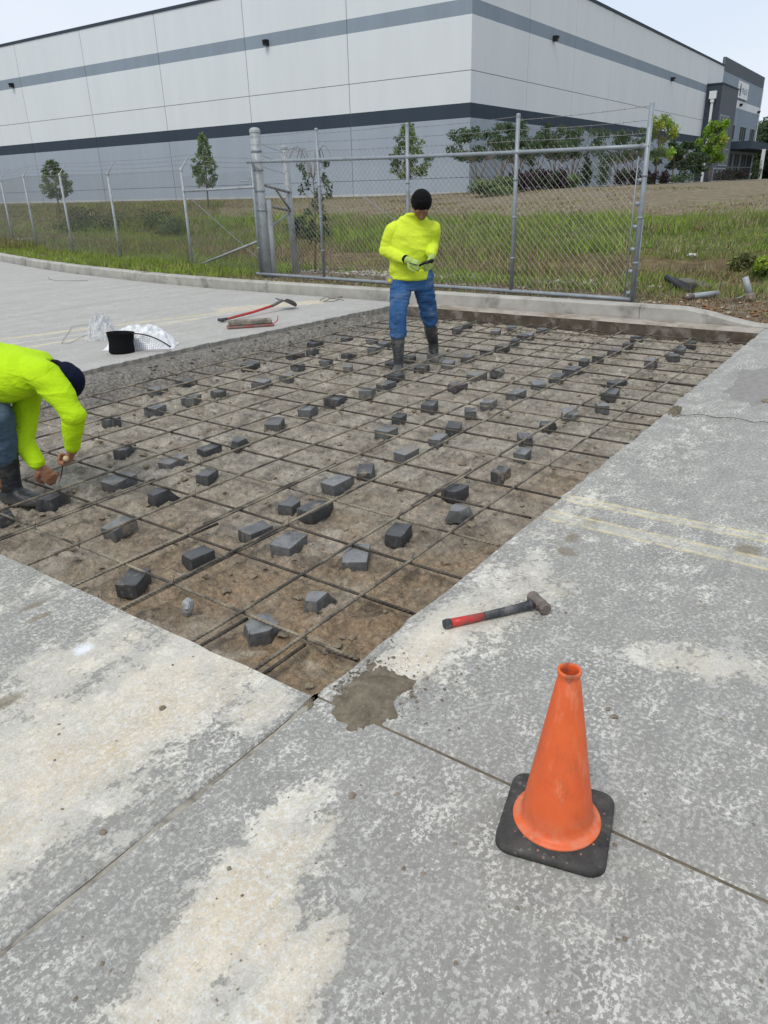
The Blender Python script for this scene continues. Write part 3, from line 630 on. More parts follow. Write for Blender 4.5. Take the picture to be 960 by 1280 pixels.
# ------------------------------------------------------------------ grass and weeds
def blades(name, n, xr, yr, h, w, mats, prob, seed, fn=None, lean=.35, patch=None):
    r = np.random.default_rng(seed); X = r.uniform(xr[0], xr[1], n)
    a, b = yr(X); Y = a+(b-a)*r.random(n)
    if patch:
        k = fbm(np.stack([X*patch, Y*patch, X*0+seed], 1), 3); keep = r.random(n) < sm(-.35, .25, k); X, Y = X[keep], Y[keep]; n = len(X)
    if fn is not None: keep = fn(X, Y); X, Y = X[keep], Y[keep]; n = len(X)
    hv = .55+.9*sm(-.4, .4, fbm(np.stack([X*.9, Y*.9, X*0+seed+5], 1), 3))
    hh = h[0]+(h[1]-h[0])*r.random(n)**1.5; hh = hh*hv; Z = terr(X, Y)-.01
    an = r.random(n)*2*PI; lx, ly = r.normal(size=n)*lean*hh, r.normal(size=n)*lean*hh; ww = w*(.6+.8*r.random(n))
    B = np.stack([X, Y, Z], 1); dx = np.stack([np.cos(an)*ww, np.sin(an)*ww, 0*ww], 1)
    V = np.stack([B-dx, B+dx, B+np.stack([lx, ly, hh], 1)], 1)
    pm = fbm(np.stack([X*.45, Y*.45, X*0+seed+9], 1), 3); u = np.clip(r.random(n)+pm*.45, 0, .9999); mi = np.searchsorted(np.cumsum(prob), u)
    return tag(quads(name, V, mats, np.minimum(mi, len(mats)-1)), kind='stuff')
fan = lambda X: (X*.0-2.5, X*1.9+2)
MS = [L_LIME, L_GREEN, L_OLIVE, L_TAN, L_BROWN, L_STRAW]
def verge_x(n, seed, y0, y1, w): pass
def blades_verge(name, n, y0, y1, dd, h, w, mats, prob, seed, power=1.0):
    r = np.random.default_rng(seed); Y = r.uniform(y0, y1, n); Dk = dd[0]+(dd[1]-dd[0])*r.random(n)**power; X = kerb_x(Y)+Dk
    k = fbm(np.stack([X*1.6, Y*1.6, X*0+seed], 1), 3); keep = r.random(n) < sm(-.5, .1, k); X, Y = X[keep], Y[keep]; n = len(X)
    hh = h[0]+(h[1]-h[0])*r.random(n)**1.6; Z = terr(X, Y)-.005; an = r.random(n)*2*PI; ww = w*(.6+.8*r.random(n))
    B = np.stack([X, Y, Z], 1); dx = np.stack([np.cos(an)*ww, np.sin(an)*ww, 0*ww], 1)
    V = np.stack([B-dx, B+dx, B+np.stack([r.normal(size=n)*.4*hh, r.normal(size=n)*.4*hh, hh], 1)], 1)
    mi = np.minimum(np.searchsorted(np.cumsum(prob), r.random(n)), len(mats)-1)
    return tag(quads(name, V, mats, mi), kind='stuff')
blades_verge('verge_grass', 60000, 9.9, 33, (.0, 2.6), (.04, .15), .011, MS, (.42, .34, .12, .07, .02, .03), 21)
blades_verge('verge_weeds', 6000, 2.5, 10.2, (.0, 1.1), (.02, .09), .007, MS, (.08, .12, .2, .25, .2, .15), 22, 1.4)
blades_verge('verge_straw', 5000, -1.5, 2.8, (-.03, 1.2), (.01, .05), .009, MS, (.02, .03, .1, .35, .35, .15), 23)
lnear = lambda X, Y: Y < 14+0*X
blades('low_grass', 26000, (10.3, 12.9), lambda X: (X*.05-1, X*1.25), (.05, .16), .010, MS, (.12, .32, .30, .16, .05, .05), 31, None, .45, .8)
blades('ditch_weeds', 70000, (12.0, 18.0), fan, (.06, .26), .010, MS, (.03, .13, .36, .20, .20, .08), 32, None, .45, .5)
blades('tall_green_grass', 80000, (17.0, 22.8), fan, (.08, .26), .013, MS, (.26, .40, .22, .09, .02, .01), 33, lambda X, Y: (Y < 24+0*X) | (np.random.default_rng(1).random(len(X)) < .5), .35, None)
blades('dry_grass', 60000, (22.3, 38), fan, (.03, .09), .018, MS, (.0, .05, .26, .30, .22, .17), 34, None, .6, .4)
blades('dull_field_grass', 50000, (13, 32), lambda X: (X*1.0+2, X*1.95+2), (.06, .2), .017, MS, (.02, .16, .52, .18, .09, .03), 35, None, .5, None)
gr = MB()
clods('roadside_gravel', 900, lambda r: (9.25+abs(r.normal())*.7, r.uniform(-1.5, 9.4)), .006, .035, make_dirt('gravel', (.20, .15, .10), (.46, .42, .35)), tz, 40)
clods('brown_litter', 700, lambda r: (9.2+abs(r.normal())*.55, r.uniform(-1.2, 2.6)), .01, .05, make_dirt('leaf_litter', (.12, .06, .03), (.33, .19, .10)), tz, 41, .35)
clods('pale_gravel', 700, lambda r: (10.9+abs(r.normal())*.45, r.uniform(3.2, 10.5)), .012, .05, make_dirt('pale_gravel', (.30, .27, .22), (.55, .52, .46)), tz, 42, .5)

# ------------------------------------------------------------------ leaves, trees, bushes
def leafcloud(name, clumps, n, size, mats, seed, parent=None, surf=.5, kind=None, asp=.55):
    r = np.random.default_rng(seed); c = np.array([q[:3] for q in clumps]); rad = np.array([q[3:6] if len(q) > 4 else (q[3],)*3 for q in clumps], float)
    wgt = rad.prod(1)**.75; wgt /= wgt.sum(); k = r.choice(len(c), n, p=wgt)
    dv = r.normal(size=(n, 3)); dv /= np.linalg.norm(dv, axis=1)[:, None]; rr = r.random(n)**surf
    P = c[k]+dv*rad[k]*rr[:, None]
    a = r.normal(size=(n, 3)); a /= np.linalg.norm(a, axis=1)[:, None]; b = np.cross(a, r.normal(size=(n, 3))); b /= np.linalg.norm(b, axis=1)[:, None]
    s = (size*(.6+.8*r.random(n)))[:, None]; a = a*s; b = b*s*asp
    V = np.stack([P-a, P+b, P+a, P-b], 1); mi = (r.random(len(c))*len(mats)).astype(int)[k]; sw = r.random(n) < .3; mi[sw] = (r.random(sw.sum())*len(mats)).astype(int)
    return quads(name, V, mats, mi, parent)
def tree(name, label, cat, x, y, h, style, mats, seed, group=None, width=None, leaves=1500, lsize=.09, z=None, trunk_r=.05):
    rs = random.Random(seed); z0 = tz(x, y)-.05 if z is None else z; root = tag(empty(name, (x, y, z0)), label, cat, group); mb = MB(); cl = []
    w = width or h*.3
    if style == 'pyramid':
        t = np.linspace(0, 1, 8); mb.tube(np.stack([x+.03*np.sin(t*5+seed), y+.03*np.cos(t*4), z0+t*h*.95], 1), trunk_r*(1-t*.85), 7)
        for k in range(60):
            u = k/59; zz = h*(.30+.68*u); rad = w*(1-u)**.6*min(1, .55+u*2.2)*(.5+.55*rs.random())+.05; a = k*2.4+rs.random()
            ex, ey, ez = x+math.cos(a)*rad, y+math.sin(a)*rad, z0+zz+rad*.25
            mb.tube([(x, y, z0+zz-.1), ((x+ex)/2, (y+ey)/2, z0+zz+.02), (ex, ey, ez)], [.012, .008, .004], 4, cap=False)
            cl.append((x+math.cos(a)*rad*.75, y+math.sin(a)*rad*.75, ez-.05, (.08+w*.15*(1.25-u)), (.08+w*.15*(1.25-u)), .07+h*.025))
    elif style == 'umbrella':
        for s in range(4):
            a = s*1.6+rs.random(); tx, ty = x+math.cos(a)*w*.45, y+math.sin(a)*w*.45
            mb.tube([(x, y, z0), (x+(tx-x)*.3, y+(ty-y)*.3, z0+h*.3), (tx, ty, z0+h*.72)], [trunk_r, trunk_r*.7, trunk_r*.3], 6)
            for q in range(4):
                b = a+rs.uniform(-1.1, 1.1); L = w*rs.uniform(.2, .6); p = (tx+math.cos(b)*L, ty+math.sin(b)*L, z0+h*rs.uniform(.50, .98))
                mb.tube([(x+(tx-x)*.6, y+(ty-y)*.6, z0+h*.5), p], [.02, .006], 4, cap=False); cl.append((*p, w*.24, w*.24, h*.09))
        for q in range(5): cl.append((x+rs.uniform(-.3, .3)*w, y+rs.uniform(-.3, .3)*w, z0+h*rs.uniform(.55, .85), w*.16, w*.16, h*.06))
    else:
        t = np.linspace(0, 1, 6); mb.tube(np.stack([x+.05*np.sin(t*3+seed), y+t*0, z0+t*h*.8], 1), trunk_r*(1-t*.7), 7)
        for k in range(24):
            a = k*2.4; u = rs.random(); L = w*(.25+.7*rs.random())*math.sin(PI*(.18+.72*u)); zz = h*(.36+.58*u); p = (x+math.cos(a)*L, y+math.sin(a)*L, z0+zz)
            mb.tube([(x, y, z0+zz*.75), p], [.025, .008], 4, cap=False); cl.append((*p, w*.24, w*.24, h*.085))
    mb.build('trunk', M_BARK, root, True)
    leafcloud('crown', cl, leaves, lsize, mats, seed, root); return root
def px_at(px, depth_plane_y=None, X=None):
    d = CM.T @ np.array([(px-480)/FPX, (240-640)/FPX, 1]); return (X, X*d[1]/d[0]) if X else (depth_plane_y*d[0]/d[1], depth_plane_y)
G1 = 'young trees on the grass before the warehouse'
x, y = on_terr(76, 267); tree('young_tree', 'young dark green tree farthest left before the pale wall', 'tree', x, y, 2.75, 'pyramid', [L_OAK, L_OAK2, L_OAK], 3, G1, 1.1, 3400, .055)
x, y = on_terr(262, 259.5); tree('young_tree', 'slender light green young tree just left of the thick gate post', 'tree', x, y, 3.4, 'pyramid', [L_OAK, L_OAK2, L_OAK2], 4, G1, .85, 3200, .05)
x, y = on_terr(511, 252); tree('young_tree', 'rounded young tree behind the standing worker', 'tree', x, y, 3.15, 'pyramid', [L_OAK2, L_OAK, L_OAK2], 5, G1, 1.3, 4600, .05)
G2 = 'crape myrtle row along the side wall'
for i, (px, yy, h, w) in enumerate([(597, 19.2, 3.0, 1.25), (624, 19.2, 3.15, 1.2), (645, 19.4, 2.6, 1.1), (668, 19.4, 3.3, 1.4), (692, 19.4, 3.35, 1.4), (713, 19.4, 3.3, 1.4), (771, 19.6, 3.5, 1.7), (787, 19.6, 3.1, 1.6)]):
    x, y = px_at(px, yy)
    tree('crape_myrtle', '%s dark green multi-stemmed small tree from the warehouse corner' % ordn[i+1], 'tree', x, y, h, 'umbrella', [L_MYR, L_MYR, L_OAK, L_OAK], 20+i, G2, w*1.12, 3200, .06, trunk_r=.05)
x, y = px_at(817, 18.5); tree('yellow_tree', 'tall yellow-green feathery tree rising behind the right gate post', 'tree', x, y, 5.0, 'round', [L_YEL, L_YEL, L_LIM, L_OAK2], 41, None, 1.5, 2600, .085, trunk_r=.08)
for i, (px, yy, h, w) in enumerate([(838, 19.6, 3.2, 1.6), (852, 19.8, 3.2, 1.7), (866, 19.8, 2.6, 1.6)]):
    x, y = px_at(px, yy); tree('shade_tree', ['dark shrubby tree next right of the yellow-green tree', 'middle dark shrubby tree between yellow-green and bright green trees', 'dark shrubby tree left of the bright green tree'][i], 'tree', x, y, h, 'round', [L_DARK, L_OAK, L_MYR], 50+i, 'dark trees near the offices', w, 2600, .10, trunk_r=.08)
x, y = px_at(883, 19.4); tree('bright_green_tree', 'round bright green tree in front of the dark office tower', 'tree', x, y, 5.6, 'round', [L_LIM, L_LIM, L_YEL, L_GREEN], 64, None, 1.6, 4200, .12, trunk_r=.12)
def bush(name, label, cat, x, y, w, h, mats, seed, n=500, size=.08, group=None, dy=None):
    z0 = tz(x, y); rs = random.Random(seed); cl = [(x+rs.uniform(-.6, .6)*w, y+rs.uniform(-.5, .5)*(dy or w), z0+h*rs.uniform(.2, .75), w*.45, (dy or w)*.45, h*.32) for _ in range(7)]
    root = tag(empty(name, (x, y, z0)), label, cat, group); leafcloud('foliage', cl, n, size, mats, seed, root, .45)
    mb = MB()
    for q in range(4): mb.tube([(x, y, z0-.05), (cl[q][0], cl[q][1], cl[q][2])], [.02, .008], 4)
    mb.build('stem', M_BARK, root); return root
for i, (px, yy, w, h, mt, lb) in enumerate([(731, 19.0, .55, 2.0, [L_DARK, L_MYR], 'upright dark evergreen shrub at the right end of the myrtle row'), (753, 19.0, .75, 2.5, [L_DARK, L_OAK], 'taller of the two upright evergreen shrubs by the side wall'),
                                         (612, 17.2, 1.2, .75, [L_OAK, L_DARK, L_OAK2], 'low green shrub at the foot of the warehouse corner'), (632, 17.2, .9, .8, [L_OAK, L_OAK2], 'low green shrub left of the dark burgundy hedge'), (714, 17.4, .6, .7, [L_OAK, L_OAK2], 'small green shrub at the right end of the first burgundy hedge'),
                                         (941, 20.5, .9, 2.4, [L_DARK, L_OAK], 'dark green shrub beside the office entrance'), (853, 17.8, 1.4, .8, [L_DARK, L_OAK], 'low dark shrub under the dark trees near the offices')]):
    x, y = px_at(px, yy); bush('shrub', lb, 'shrub', x, y, w, h, mt, 70+i, 900, .07, 'shrubs before the side wall')
for i, (pxs, lb) in enumerate([(range(645, 703, 11), 'dark burgundy shrub of the first hedge, %s from its left end'), (range(775, 840, 13), 'dark burgundy shrub of the hedge behind the gate post, %s from left'), (range(900, 930, 8), 'dark burgundy shrub before the office tower, %s from left')]):
    for k, px in enumerate(pxs):
        x, y = px_at(px, 17.3 if i < 2 else 20.0); bush('burgundy_shrub', lb % ordn[k+1], 'shrub', x, y, .62 if i < 2 else 1.0, .95 if i < 2 else 1.2, [L_BURG, L_BURG, L_DARK], 90+i*9+k, 600, .075, 'burgundy hedge shrubs')
for i, (px, py, w, h, mt, lb) in enumerate([(95, 292, 1.3, 1.1, [L_DARK, L_OLIVE], 'dark low bush in the ditch behind the third fence post'), (125, 294, 1.3, 1.0, [L_OAK, L_OLIVE, L_DARK], 'dark low bush in the ditch between two fence posts'), (180, 293, 1.8, 1.1, [L_OAK, L_OLIVE, L_DARK], 'wide olive bush in the ditch left of the braced fence post'), (222, 297, .9, .8, [L_OAK, L_OLIVE], 'small olive bush in the ditch beside the braced fence post'),
                                         (945, 352, .32, .42, [L_LIME, L_GREEN, L_OAK], 'clump of bright green weeds behind the broken post at right'), (925, 338, .35, .3, [L_GREEN, L_OLIVE], 'small green weed clump at the far right of the ditch'), (372, 300, .35, .8, [L_DARK, L_OAK], 'dark weedy bush behind the second thick post')]):
    x, y = on_terr(px, py); bush('weed_bush', lb, 'bush', x, y, w, h, mt, 120+i, 1500, .04, 'bushes in the ditch')
# woodland far behind the offices
r_ = np.random.default_rng(5); wc = []
for i in range(150):
    px = r_.uniform(946, 1080); xx, yy = px_at(px, None, r_.uniform(128, 150)); hh = r_.uniform(2.5, 10.5); wc.append((xx, yy, 1.3+r_.uniform(0, 1)*(7.0 if px < 962 else 8.6), 2.0, 2.0, 1.7))
tag(leafcloud('distant_woodland', wc, 52000, .26, [L_DARK, L_MYR, L_OAK], 6), kind='stuff')
# dark vine-like shrub with dead twigs behind the gate
x, y = 10.95, 9.45; z0 = tz(x, y); vs = tag(empty('scrubby_tree', (x, y, z0)), 'scrubby dark sapling with bare arching twigs behind the gate end', 'tree'); cl = []; tb = MB(); rs = random.Random(4)
tb.tube([(x, y, z0-.05), (x+.03, y-.05, z0+.7), (x-.02, y-.12, z0+1.4), (x-.05, y-.1, z0+1.85)], [.02, .016, .012, .005], 6)
for k in range(26):
    a = rs.uniform(0, 6.28); zz = rs.uniform(.5, 1.75); L = rs.uniform(.06, .30); p = (x+math.cos(a)*L, y-.1+math.sin(a)*L, z0+zz+rs.uniform(-.05, .15)); tb.tube([(x, y-.08, z0+zz-.08), p], [.006, .003], 4); cl.append((*p, .085, .085, .10))
for k in range(9):
    a = rs.uniform(0, 6.28); pp = [(x+math.cos(a)*t*.6, y-.1+math.sin(a)*t*.75, z0+1.55+.55*math.sin(t*2.6)) for t in np.linspace(0, 1, 8)]; tb.tube(pp, [.005]*7+[.002], 4)
tb.build('trunk', M_BARK, vs, True); leafcloud('crown', cl, 1500, .027, [L_DARK, L_OAK, L_OAK], 8, vs)
for i, (px, py, h) in enumerate([(398, 352, .9), (352, 352, .8), (362, 354, .9)]):
    x, y = un(px, py, .1); x += .35; mb = MB(); mb.tube([(x, y, tz(x, y)-.05), (x+.01, y+.02, tz(x, y)+h*.6), (x, y-.02, tz(x, y)+h)], [.008, .006, .004], 5)
    for q in range(14): zz = tz(x, y)+h*(.3+.7*rs.random()); a = rs.random()*6.28; mb.tube([(x, y, zz), (x+.035*math.cos(a), y+.035*math.sin(a), zz+.02)], [.004, .006], 4)
    tag(mb.build('dead_weed_stalk', M_BARK), ['dark dead weed stalk right of the first gate upright', 'dead weed stalk just right of the thick post', 'dead weed stalk below the scrubby sapling'][i], 'weed', 'dead weed stalks by the gate')

#@@FENCES
# ------------------------------------------------------------------ chain link
def chain(name, A, B, zb, zt, parent, pitch=.078, r=.0026):
    pitch = pitch*.5
    A = np.array(A, float); B = np.array(B, float); L = np.linalg.norm(B-A); dr = (B-A)/L; nw = int(L/(pitch))+1; half = pitch*1.04
    nrm = np.array([-dr[1], dr[0]]); V = []
    for k in range(nw):
        u = k*pitch; frac = min(1, u/L); lo = zb[0]+(zb[1]-zb[0])*frac; hi = zt[0]+(zt[1]-zt[0])*frac; m = int((hi-lo)/half); z = hi-np.arange(m+1)*half
        uu = u+np.where((np.arange(m+1)+k) % 2 == 0, 0, pitch)+.004*np.sin(z*3+u); nn = .004*np.where((np.arange(m+1)+k) % 2 == 0, 1, -1)
        for sgn in (1,):
            P = np.stack([A[0]+dr[0]*uu+nrm[0]*nn, A[1]+dr[1]*uu+nrm[1]*nn, z], 1); a, b = P[:-1], P[1:]
            # each length is a three sided rod
            t = b-a; t /= np.linalg.norm(t, axis=1)[:, None]; e1 = np.cross(t, np.array([nrm[0], nrm[1], 0])); e2 = np.cross(t, e1)
            for q in range(3):
                a0, a1 = q*2*PI/3, (q+1)*2*PI/3; o0 = r*(math.cos(a0)*e1+math.sin(a0)*e2); o1 = r*(math.cos(a1)*e1+math.sin(a1)*e2); V.append(np.stack([a+o0, a+o1, b+o1, b+o0], 1))
            # the second strand of every diamond
            P2 = P.copy(); off = np.where(np.arange(m+1) % 2 == 0, pitch, 0) if False else None
    return tag(quads(name, np.concatenate(V), M_WIRE, None, parent), kind='stuff')
def barbed(mb, A, B, sag=.02, seed=0, bn=.13):
    A = np.array(A, float); B = np.array(B, float); n = max(6, int(np.linalg.norm(B-A)/.4)); t = np.linspace(0, 1, n); P = A+(B-A)*t[:, None]; P[:, 2] -= sag*4*t*(1-t); mb.tube(P, .0028, 4)
    L = np.linalg.norm(B-A); rs = random.Random(seed)
    for k in range(int(L/bn)):
        u = (k+.5)*bn/L; p = A+(B-A)*u; p[2] -= sag*4*u*(1-u); a = rs.random()*3; v = np.array([.0, math.cos(a), math.sin(a)])*.016; mb.tube([p-v, p+v], .0025, 3, cap=False)
def cap_post(mb, x, y, z0, z1, r, lean=(0, 0), seg=14, cap=True):
    mb.tube([(x, y, z0), (x+lean[0], y+lean[1], z1)], r, seg)
    if cap:
        prof = [(r*1.07, -.03), (r*1.08, .0), (r*1.0, r*.28), (r*.65, r*.52), (0.001, r*.62)]; mb.lathe(prof, (x+lean[0], y+lean[1], z1), seg)
# the sliding gate
gate = tag(empty('sliding_gate', (9.5, 6.3, .15)), 'long galvanised chain link sliding gate closed behind the kerb', 'gate')
GA, GB = (9.72, 9.66), (9.30, 2.99)
gx_ = lambda y: GB[0]+(y-GB[1])*(GA[0]-GB[0])/(GA[1]-GB[1])
ups = [(9.62, 1.98, .022), (8.11, 2.33, .025), (6.39, 2.29, .025), (4.66, 2.28, .026), (2.99, 2.28, .029)]
for y, z1, r in ups:
    mb = MB(); cap_post(mb, gx_(y), y, .16, z1, r, cap=y > 3.2 and y < 9)
    for zz in (.6, 1.1, 1.55): mb.lathe([(r*1.0, -.012), (r*1.28, -.010), (r*1.28, .010), (r, .012)], (gx_(y), y, zz), 12)
    mb.build('upright', M_GALV, gate, True)
def zr(y): return np.interp(y, [2.99, 4.66, 6.39, 8.11, 9.62], [1.85, 1.86, 1.88, 1.91, 1.94])
yy = np.linspace(9.72, 2.99, 12); mb = MB(); mb.tube([(gx_(y)-.002, y, zr(y)) for y in yy], .024, 12)
for y in (3.02, 4.66, 6.39, 8.11): mb.tube([(gx_(y), y-.05, zr(y)), (gx_(y), y+.05, zr(y))], .031, 12)
mb.build('top_rail', M_GALV, gate, True)
mb = MB(); mb.tube([(gx_(y)-.002, y, .175) for y in yy], .027, 12); mb.build('bottom_rail', M_GALV, gate, True)
for a, b in [((6.45, .95), (8.05, 1.82))]:
    mb = MB(); mb.tube([(gx_(a[0])+.03, a[0], a[1]), (gx_(b[0])+.03, b[0], b[1])], .005, 5); mb.build('truss_rod', M_GALV, gate)
chain('chain_link_mesh', (gx_(9.6)+.03, 9.6), (gx_(3.04)+.03, 3.04), (.19, .19), (1.98, 1.90), gate, .085, .0017)
mb = MB()
for q, dz in enumerate((.40, .26, .13)):
    for a, b in ((9.62, 8.11), (8.11, 6.39), (6.39, 4.66), (4.66, 2.99)): barbed(mb, (gx_(a), a, zr(a)+dz*(.9+.06*q)), (gx_(b), b, zr(b)+dz), .012, q*9+int(a))
mb.build('barbed_wire', M_BARB, gate)
mb = MB()
for y in np.arange(3.1, 9.6, .085):
    mb.tube([(gx_(y)+.03, y, 1.97-.01*y*.0), (gx_(y)+.03+.01*math.sin(y*40), y+.02, 2.02)], .0028, 3, cap=False)
tag(mb.build('mesh_barb', M_WIRE, gate), kind='stuff')
# bracing plates of the end frame
mb = MB()
for zz in (.25, .5, .75, 1.0, 1.25, 1.5): mb.tube([(gx_(3.04)-.0, 3.035, zz-.02), (gx_(3.04), 3.035, zz+.02)], .036, 10)
mb.tube([(gx_(3.1), 3.085, .2), (gx_(3.1), 3.085, 1.75)], .008, 6); mb.build('tension_bar', M_GALV, gate, True)
mb = MB(); cap_post(mb, 9.50, 3.04, .02, 1.08, .028, cap=False); tag(mb.build('latch_post', M_GALV2, None, True), 'short galvanised stub post against the right end of the gate', 'post')
mb = MB(); mb.box((9.02, 2.98, -.004), (9.16, 3.2, .149)); tag(mb.build('mortar_patch', simple('dark_mortar', (.14, .135, .12), .95, sc=20, bump=.5)), 'dark mortar patch on the kerb face below the gate end post', 'mortar patch') if False else None
# thick posts
mb = MB(); cap_post(mb, 9.86, 9.62, -.2, 2.40, .085); tp = tag(mb.build('gate_post', M_GALV2, None, True), 'thick galvanised gate post with domed cap, nearest the kerb', 'post', 'thick posts at the gate end')
for zz, rr in ((2.1, .09), (1.82, .092), (1.5, .09), (1.2, .09)):
    b = MB(); b.lathe([(rr-.006, -.02), (rr, -.018), (rr, .018), (rr-.006, .02)], (9.86, 9.62, zz), 18); b.build('strap', M_GALV, tp, True)
b = MB(); b.box((9.78, 9.72, 1.60), (9.90, 9.80, 1.70)); b.tube([(9.8, 9.75, 1.65), (9.75, 9.95, 1.66)], .012, 6); b.build('roller_bracket', M_GALV, tp)
mb = MB(); cap_post(mb, 9.97, 9.565, -.2, 1.36, .058, cap=False); tag(mb.build('inner_post', M_GALV2, None, True), 'galvanised inner post tucked right beside the thick capped gate post', 'post', 'thick posts at the gate end')
PBx, PBy = 10.75, 9.72; zB = 2.18
mb = MB(); cap_post(mb, PBx, PBy, -.2, zB, .062, (-.05, .05)); pb = tag(mb.build('gate_post', M_GALV2, None, True), 'second thick galvanised post standing behind the first one', 'post', 'thick posts at the gate end')
mb = MB()
for dz in (0, .17, .34): mb.tube([(PBx-.05, PBy+.05, zB-.08-dz), (10.3, 9.68, zB-.03-dz), (9.92, 9.62, zB+.04-dz)], .004, 4)
for dz in (.06, .2): mb.tube([(PBx-.05, PBy+.05, zB-.05-dz), (PBx-.2, PBy-.1, zB-.03-dz)], .004, 4)
mb.build('barbed_wire', M_BARB, pb)
for za, zb in ((1.60, 1.45), (1.28, 1.15)):
    mb = MB(); mb.tube([(9.9, 9.62, za), (PBx, PBy, zb)], .022, 8); mb.build('cross_rail', M_BARB, pb, True)
mb = MB(); mb.tube([(10.35, 9.7, 1.5), (PBx, PBy, 1.12)], .02, 8); mb.build('knee_brace', M_BARB, pb, True)
# perimeter fence running off to the left
FP = [(10.9, 12.75, 1.93), (11.3, 15.7, 1.94), (12.1, 18.8, 2.01), (13.06, 22.1, 2.06), (13.7, 24.5, 2.01), (14.8, 28.3, 2.1), (16.2, 32, 2.1)]
fence = tag(empty('perimeter_fence', (12.1, 18.8, .1)), 'chain link fence with barbed wire arms running off to the left', 'fence')
for x, y, z1 in FP:
    mb = MB(); cap_post(mb, x, y, -.2, z1, .030, cap=False, seg=10); mb.lathe([(.035, -.03), (.036, .01), (.02, .03), (.001, .035)], (x, y, z1), 10)
    p = mb.build('fence_post', M_GALV2, fence, True)
    a = MB(); a.tube([(x, y, z1), (x+.17, y-.10, z1+.26)], [.018, .010], 6); aa = a.build('barb_arm', M_GALV2, p, loc=(0, 0, 0))
mb = MB()
for i in range(len(FP)-1):
    (x0, y0, z0), (x1, y1, z1) = FP[i], FP[i+1]
    for k in (.35, .68, 1.0): barbed(mb, (x0+.17*k, y0-.10*k, z0+.26*k), (x1+.17*k, y1-.10*k, z1+.26*k), .02, i*5+int(k*3), .2)
    mb.tube([(x0, y0, z0-.02), (x1, y1, z1-.02)], .003, 4)
x0, y0, z0 = FP[0]
for k in (.35, .68, 1.0): barbed(mb, (x0+.17*k, y0-.10*k, z0+.26*k), (9.93, 9.7, 1.78+.22*k), .02, int(k*31), .13)
mb.build('barbed_wire', M_BARB, fence)
for i in range(len(FP)-1):
    (x0, y0, z0), (x1, y1, z1) = FP[i], FP[i+1]; chain('chain_link_mesh', (x0, y0), (x1, y1), (.10, .12), (z0, z1), fence, .085, .0020)
chain('chain_link_mesh', (9.95, 9.75), (FP[0][0], FP[0][1]), (.12, .12), (1.82, 1.80), fence, .085, .0020)
mb = MB(); mb.tube([(10.9, 12.75, 1.53), (9.9, 9.7, 1.56)], .022, 10); mb.build('mid_rail', M_GALV2, fence, True)
mb = MB(); mb.tube([(10.86, 12.6, .10), (9.95, 9.75, .72)], .021, 8); mb.tube([(10.0, 9.72, .86), (PBx, PBy, 1.15)], .018, 8); mb.build('diagonal_brace', M_GALV2, fence, True)
mb = MB(); mb.tube([(9.95, 9.72, .30), (10.87, 12.7, 1.50)], .005, 5); mb.build('truss_rod', M_GALV, fence)
# second run of fence behind the gate, hinting where the line goes on
#@@BUILDING
# ------------------------------------------------------------------ warehouse
def paint(name, c, var=.05):
    g = G(name); oi = g.n('ShaderNodeObjectInfo'); n = g.noise(.35, 4, .6, g.map(g.P, (1, 1, .25))); n2 = g.noise(1.3, 5, .65, g.map(g.P, (.9, .9, .12)))
    k = g.mth('ADD', g.mr(n, .3, .7, 1-var, 1+var), g.mr(n2, .35, .65, -var*.7, var*.7)); k = g.mth('ADD', k, g.mth('MULTIPLY', g.mth('SUBTRACT', oi.outputs['Random'], .5), var*.9))
    return g.fin(g.mix(1, c, k, 'MULTIPLY'), .8, g.bump(g.noise(30, 3, .6), .1, .01), .2)
W_WHITE = paint('wall_paint_white', (.66, .69, .70), .025); W_LOW = paint('wall_paint_grey', (.33, .375, .43), .04); W_DARK = paint('wall_paint_slate', (.042, .058, .078)); W_MID = paint('wall_paint_midgrey', (.245, .295, .345))
W_TOW = paint('wall_paint_charcoal', (.10, .115, .13)); W_TOW2 = paint('wall_paint_navy', (.045, .058, .075)); W_PLINTH = paint('plinth_paint', (.44, .455, .46), .12); W_GAP = simple('joint_sealant', (.20, .22, .235), .9, 0, .05)
M_GLASS = simple('dark_glass', (.02, .027, .033), .3, 0, .2, 1, 0, .3); M_FRAME = simple('window_frame', (.33, .35, .36), .5, .3); M_WHITEM = simple('white_metal', (.66, .68, .68), .5); M_BLACK = simple('black_plastic', (.012, .012, .014), .5, 0, .2, 15, .2)
AB = R(1.35); C0 = np.array([39.24, 22.28]); LDv = np.array([-math.sin(AB), math.cos(AB)]); RDv = np.array([math.cos(AB), math.sin(AB)])
wh = tag(empty('warehouse', (C0[0], C0[1], .9)), 'huge pale grey tilt-up warehouse with slate stripe and office end', 'warehouse')
def wall_box(mb, org, dr, nin, s0, s1, n0, n1, z0, z1, mi=0):
    # box along direction dr from s0 to s1, depth n0..n1 along nin, height z0..z1
    o = np.array(org); v = []
    for z in (z0, z1):
        for s, n in ((s0, n0), (s1, n0), (s1, n1), (s0, n1)): p = o+dr*s+nin*n; v.append((p[0], p[1], z))
    F = [(0, 3, 2, 1), (4, 5, 6, 7), (0, 1, 5, 4), (1, 2, 6, 5), (2, 3, 7, 6), (3, 0, 4, 7)]
    mb.add(v, F, mi)
BANDS = [(.5, 1.16, 5), (1.16, 1.875, 1), (1.905, 4.81, 1), (4.81, 5.52, 2), (5.52, 7.0, 0), (7.035, 9.5, 0), (9.5, 10.2, 3), (10.2, 12.42, 0)]
WM = [W_WHITE, W_LOW, W_DARK, W_MID, W_GAP, W_PLINTH]
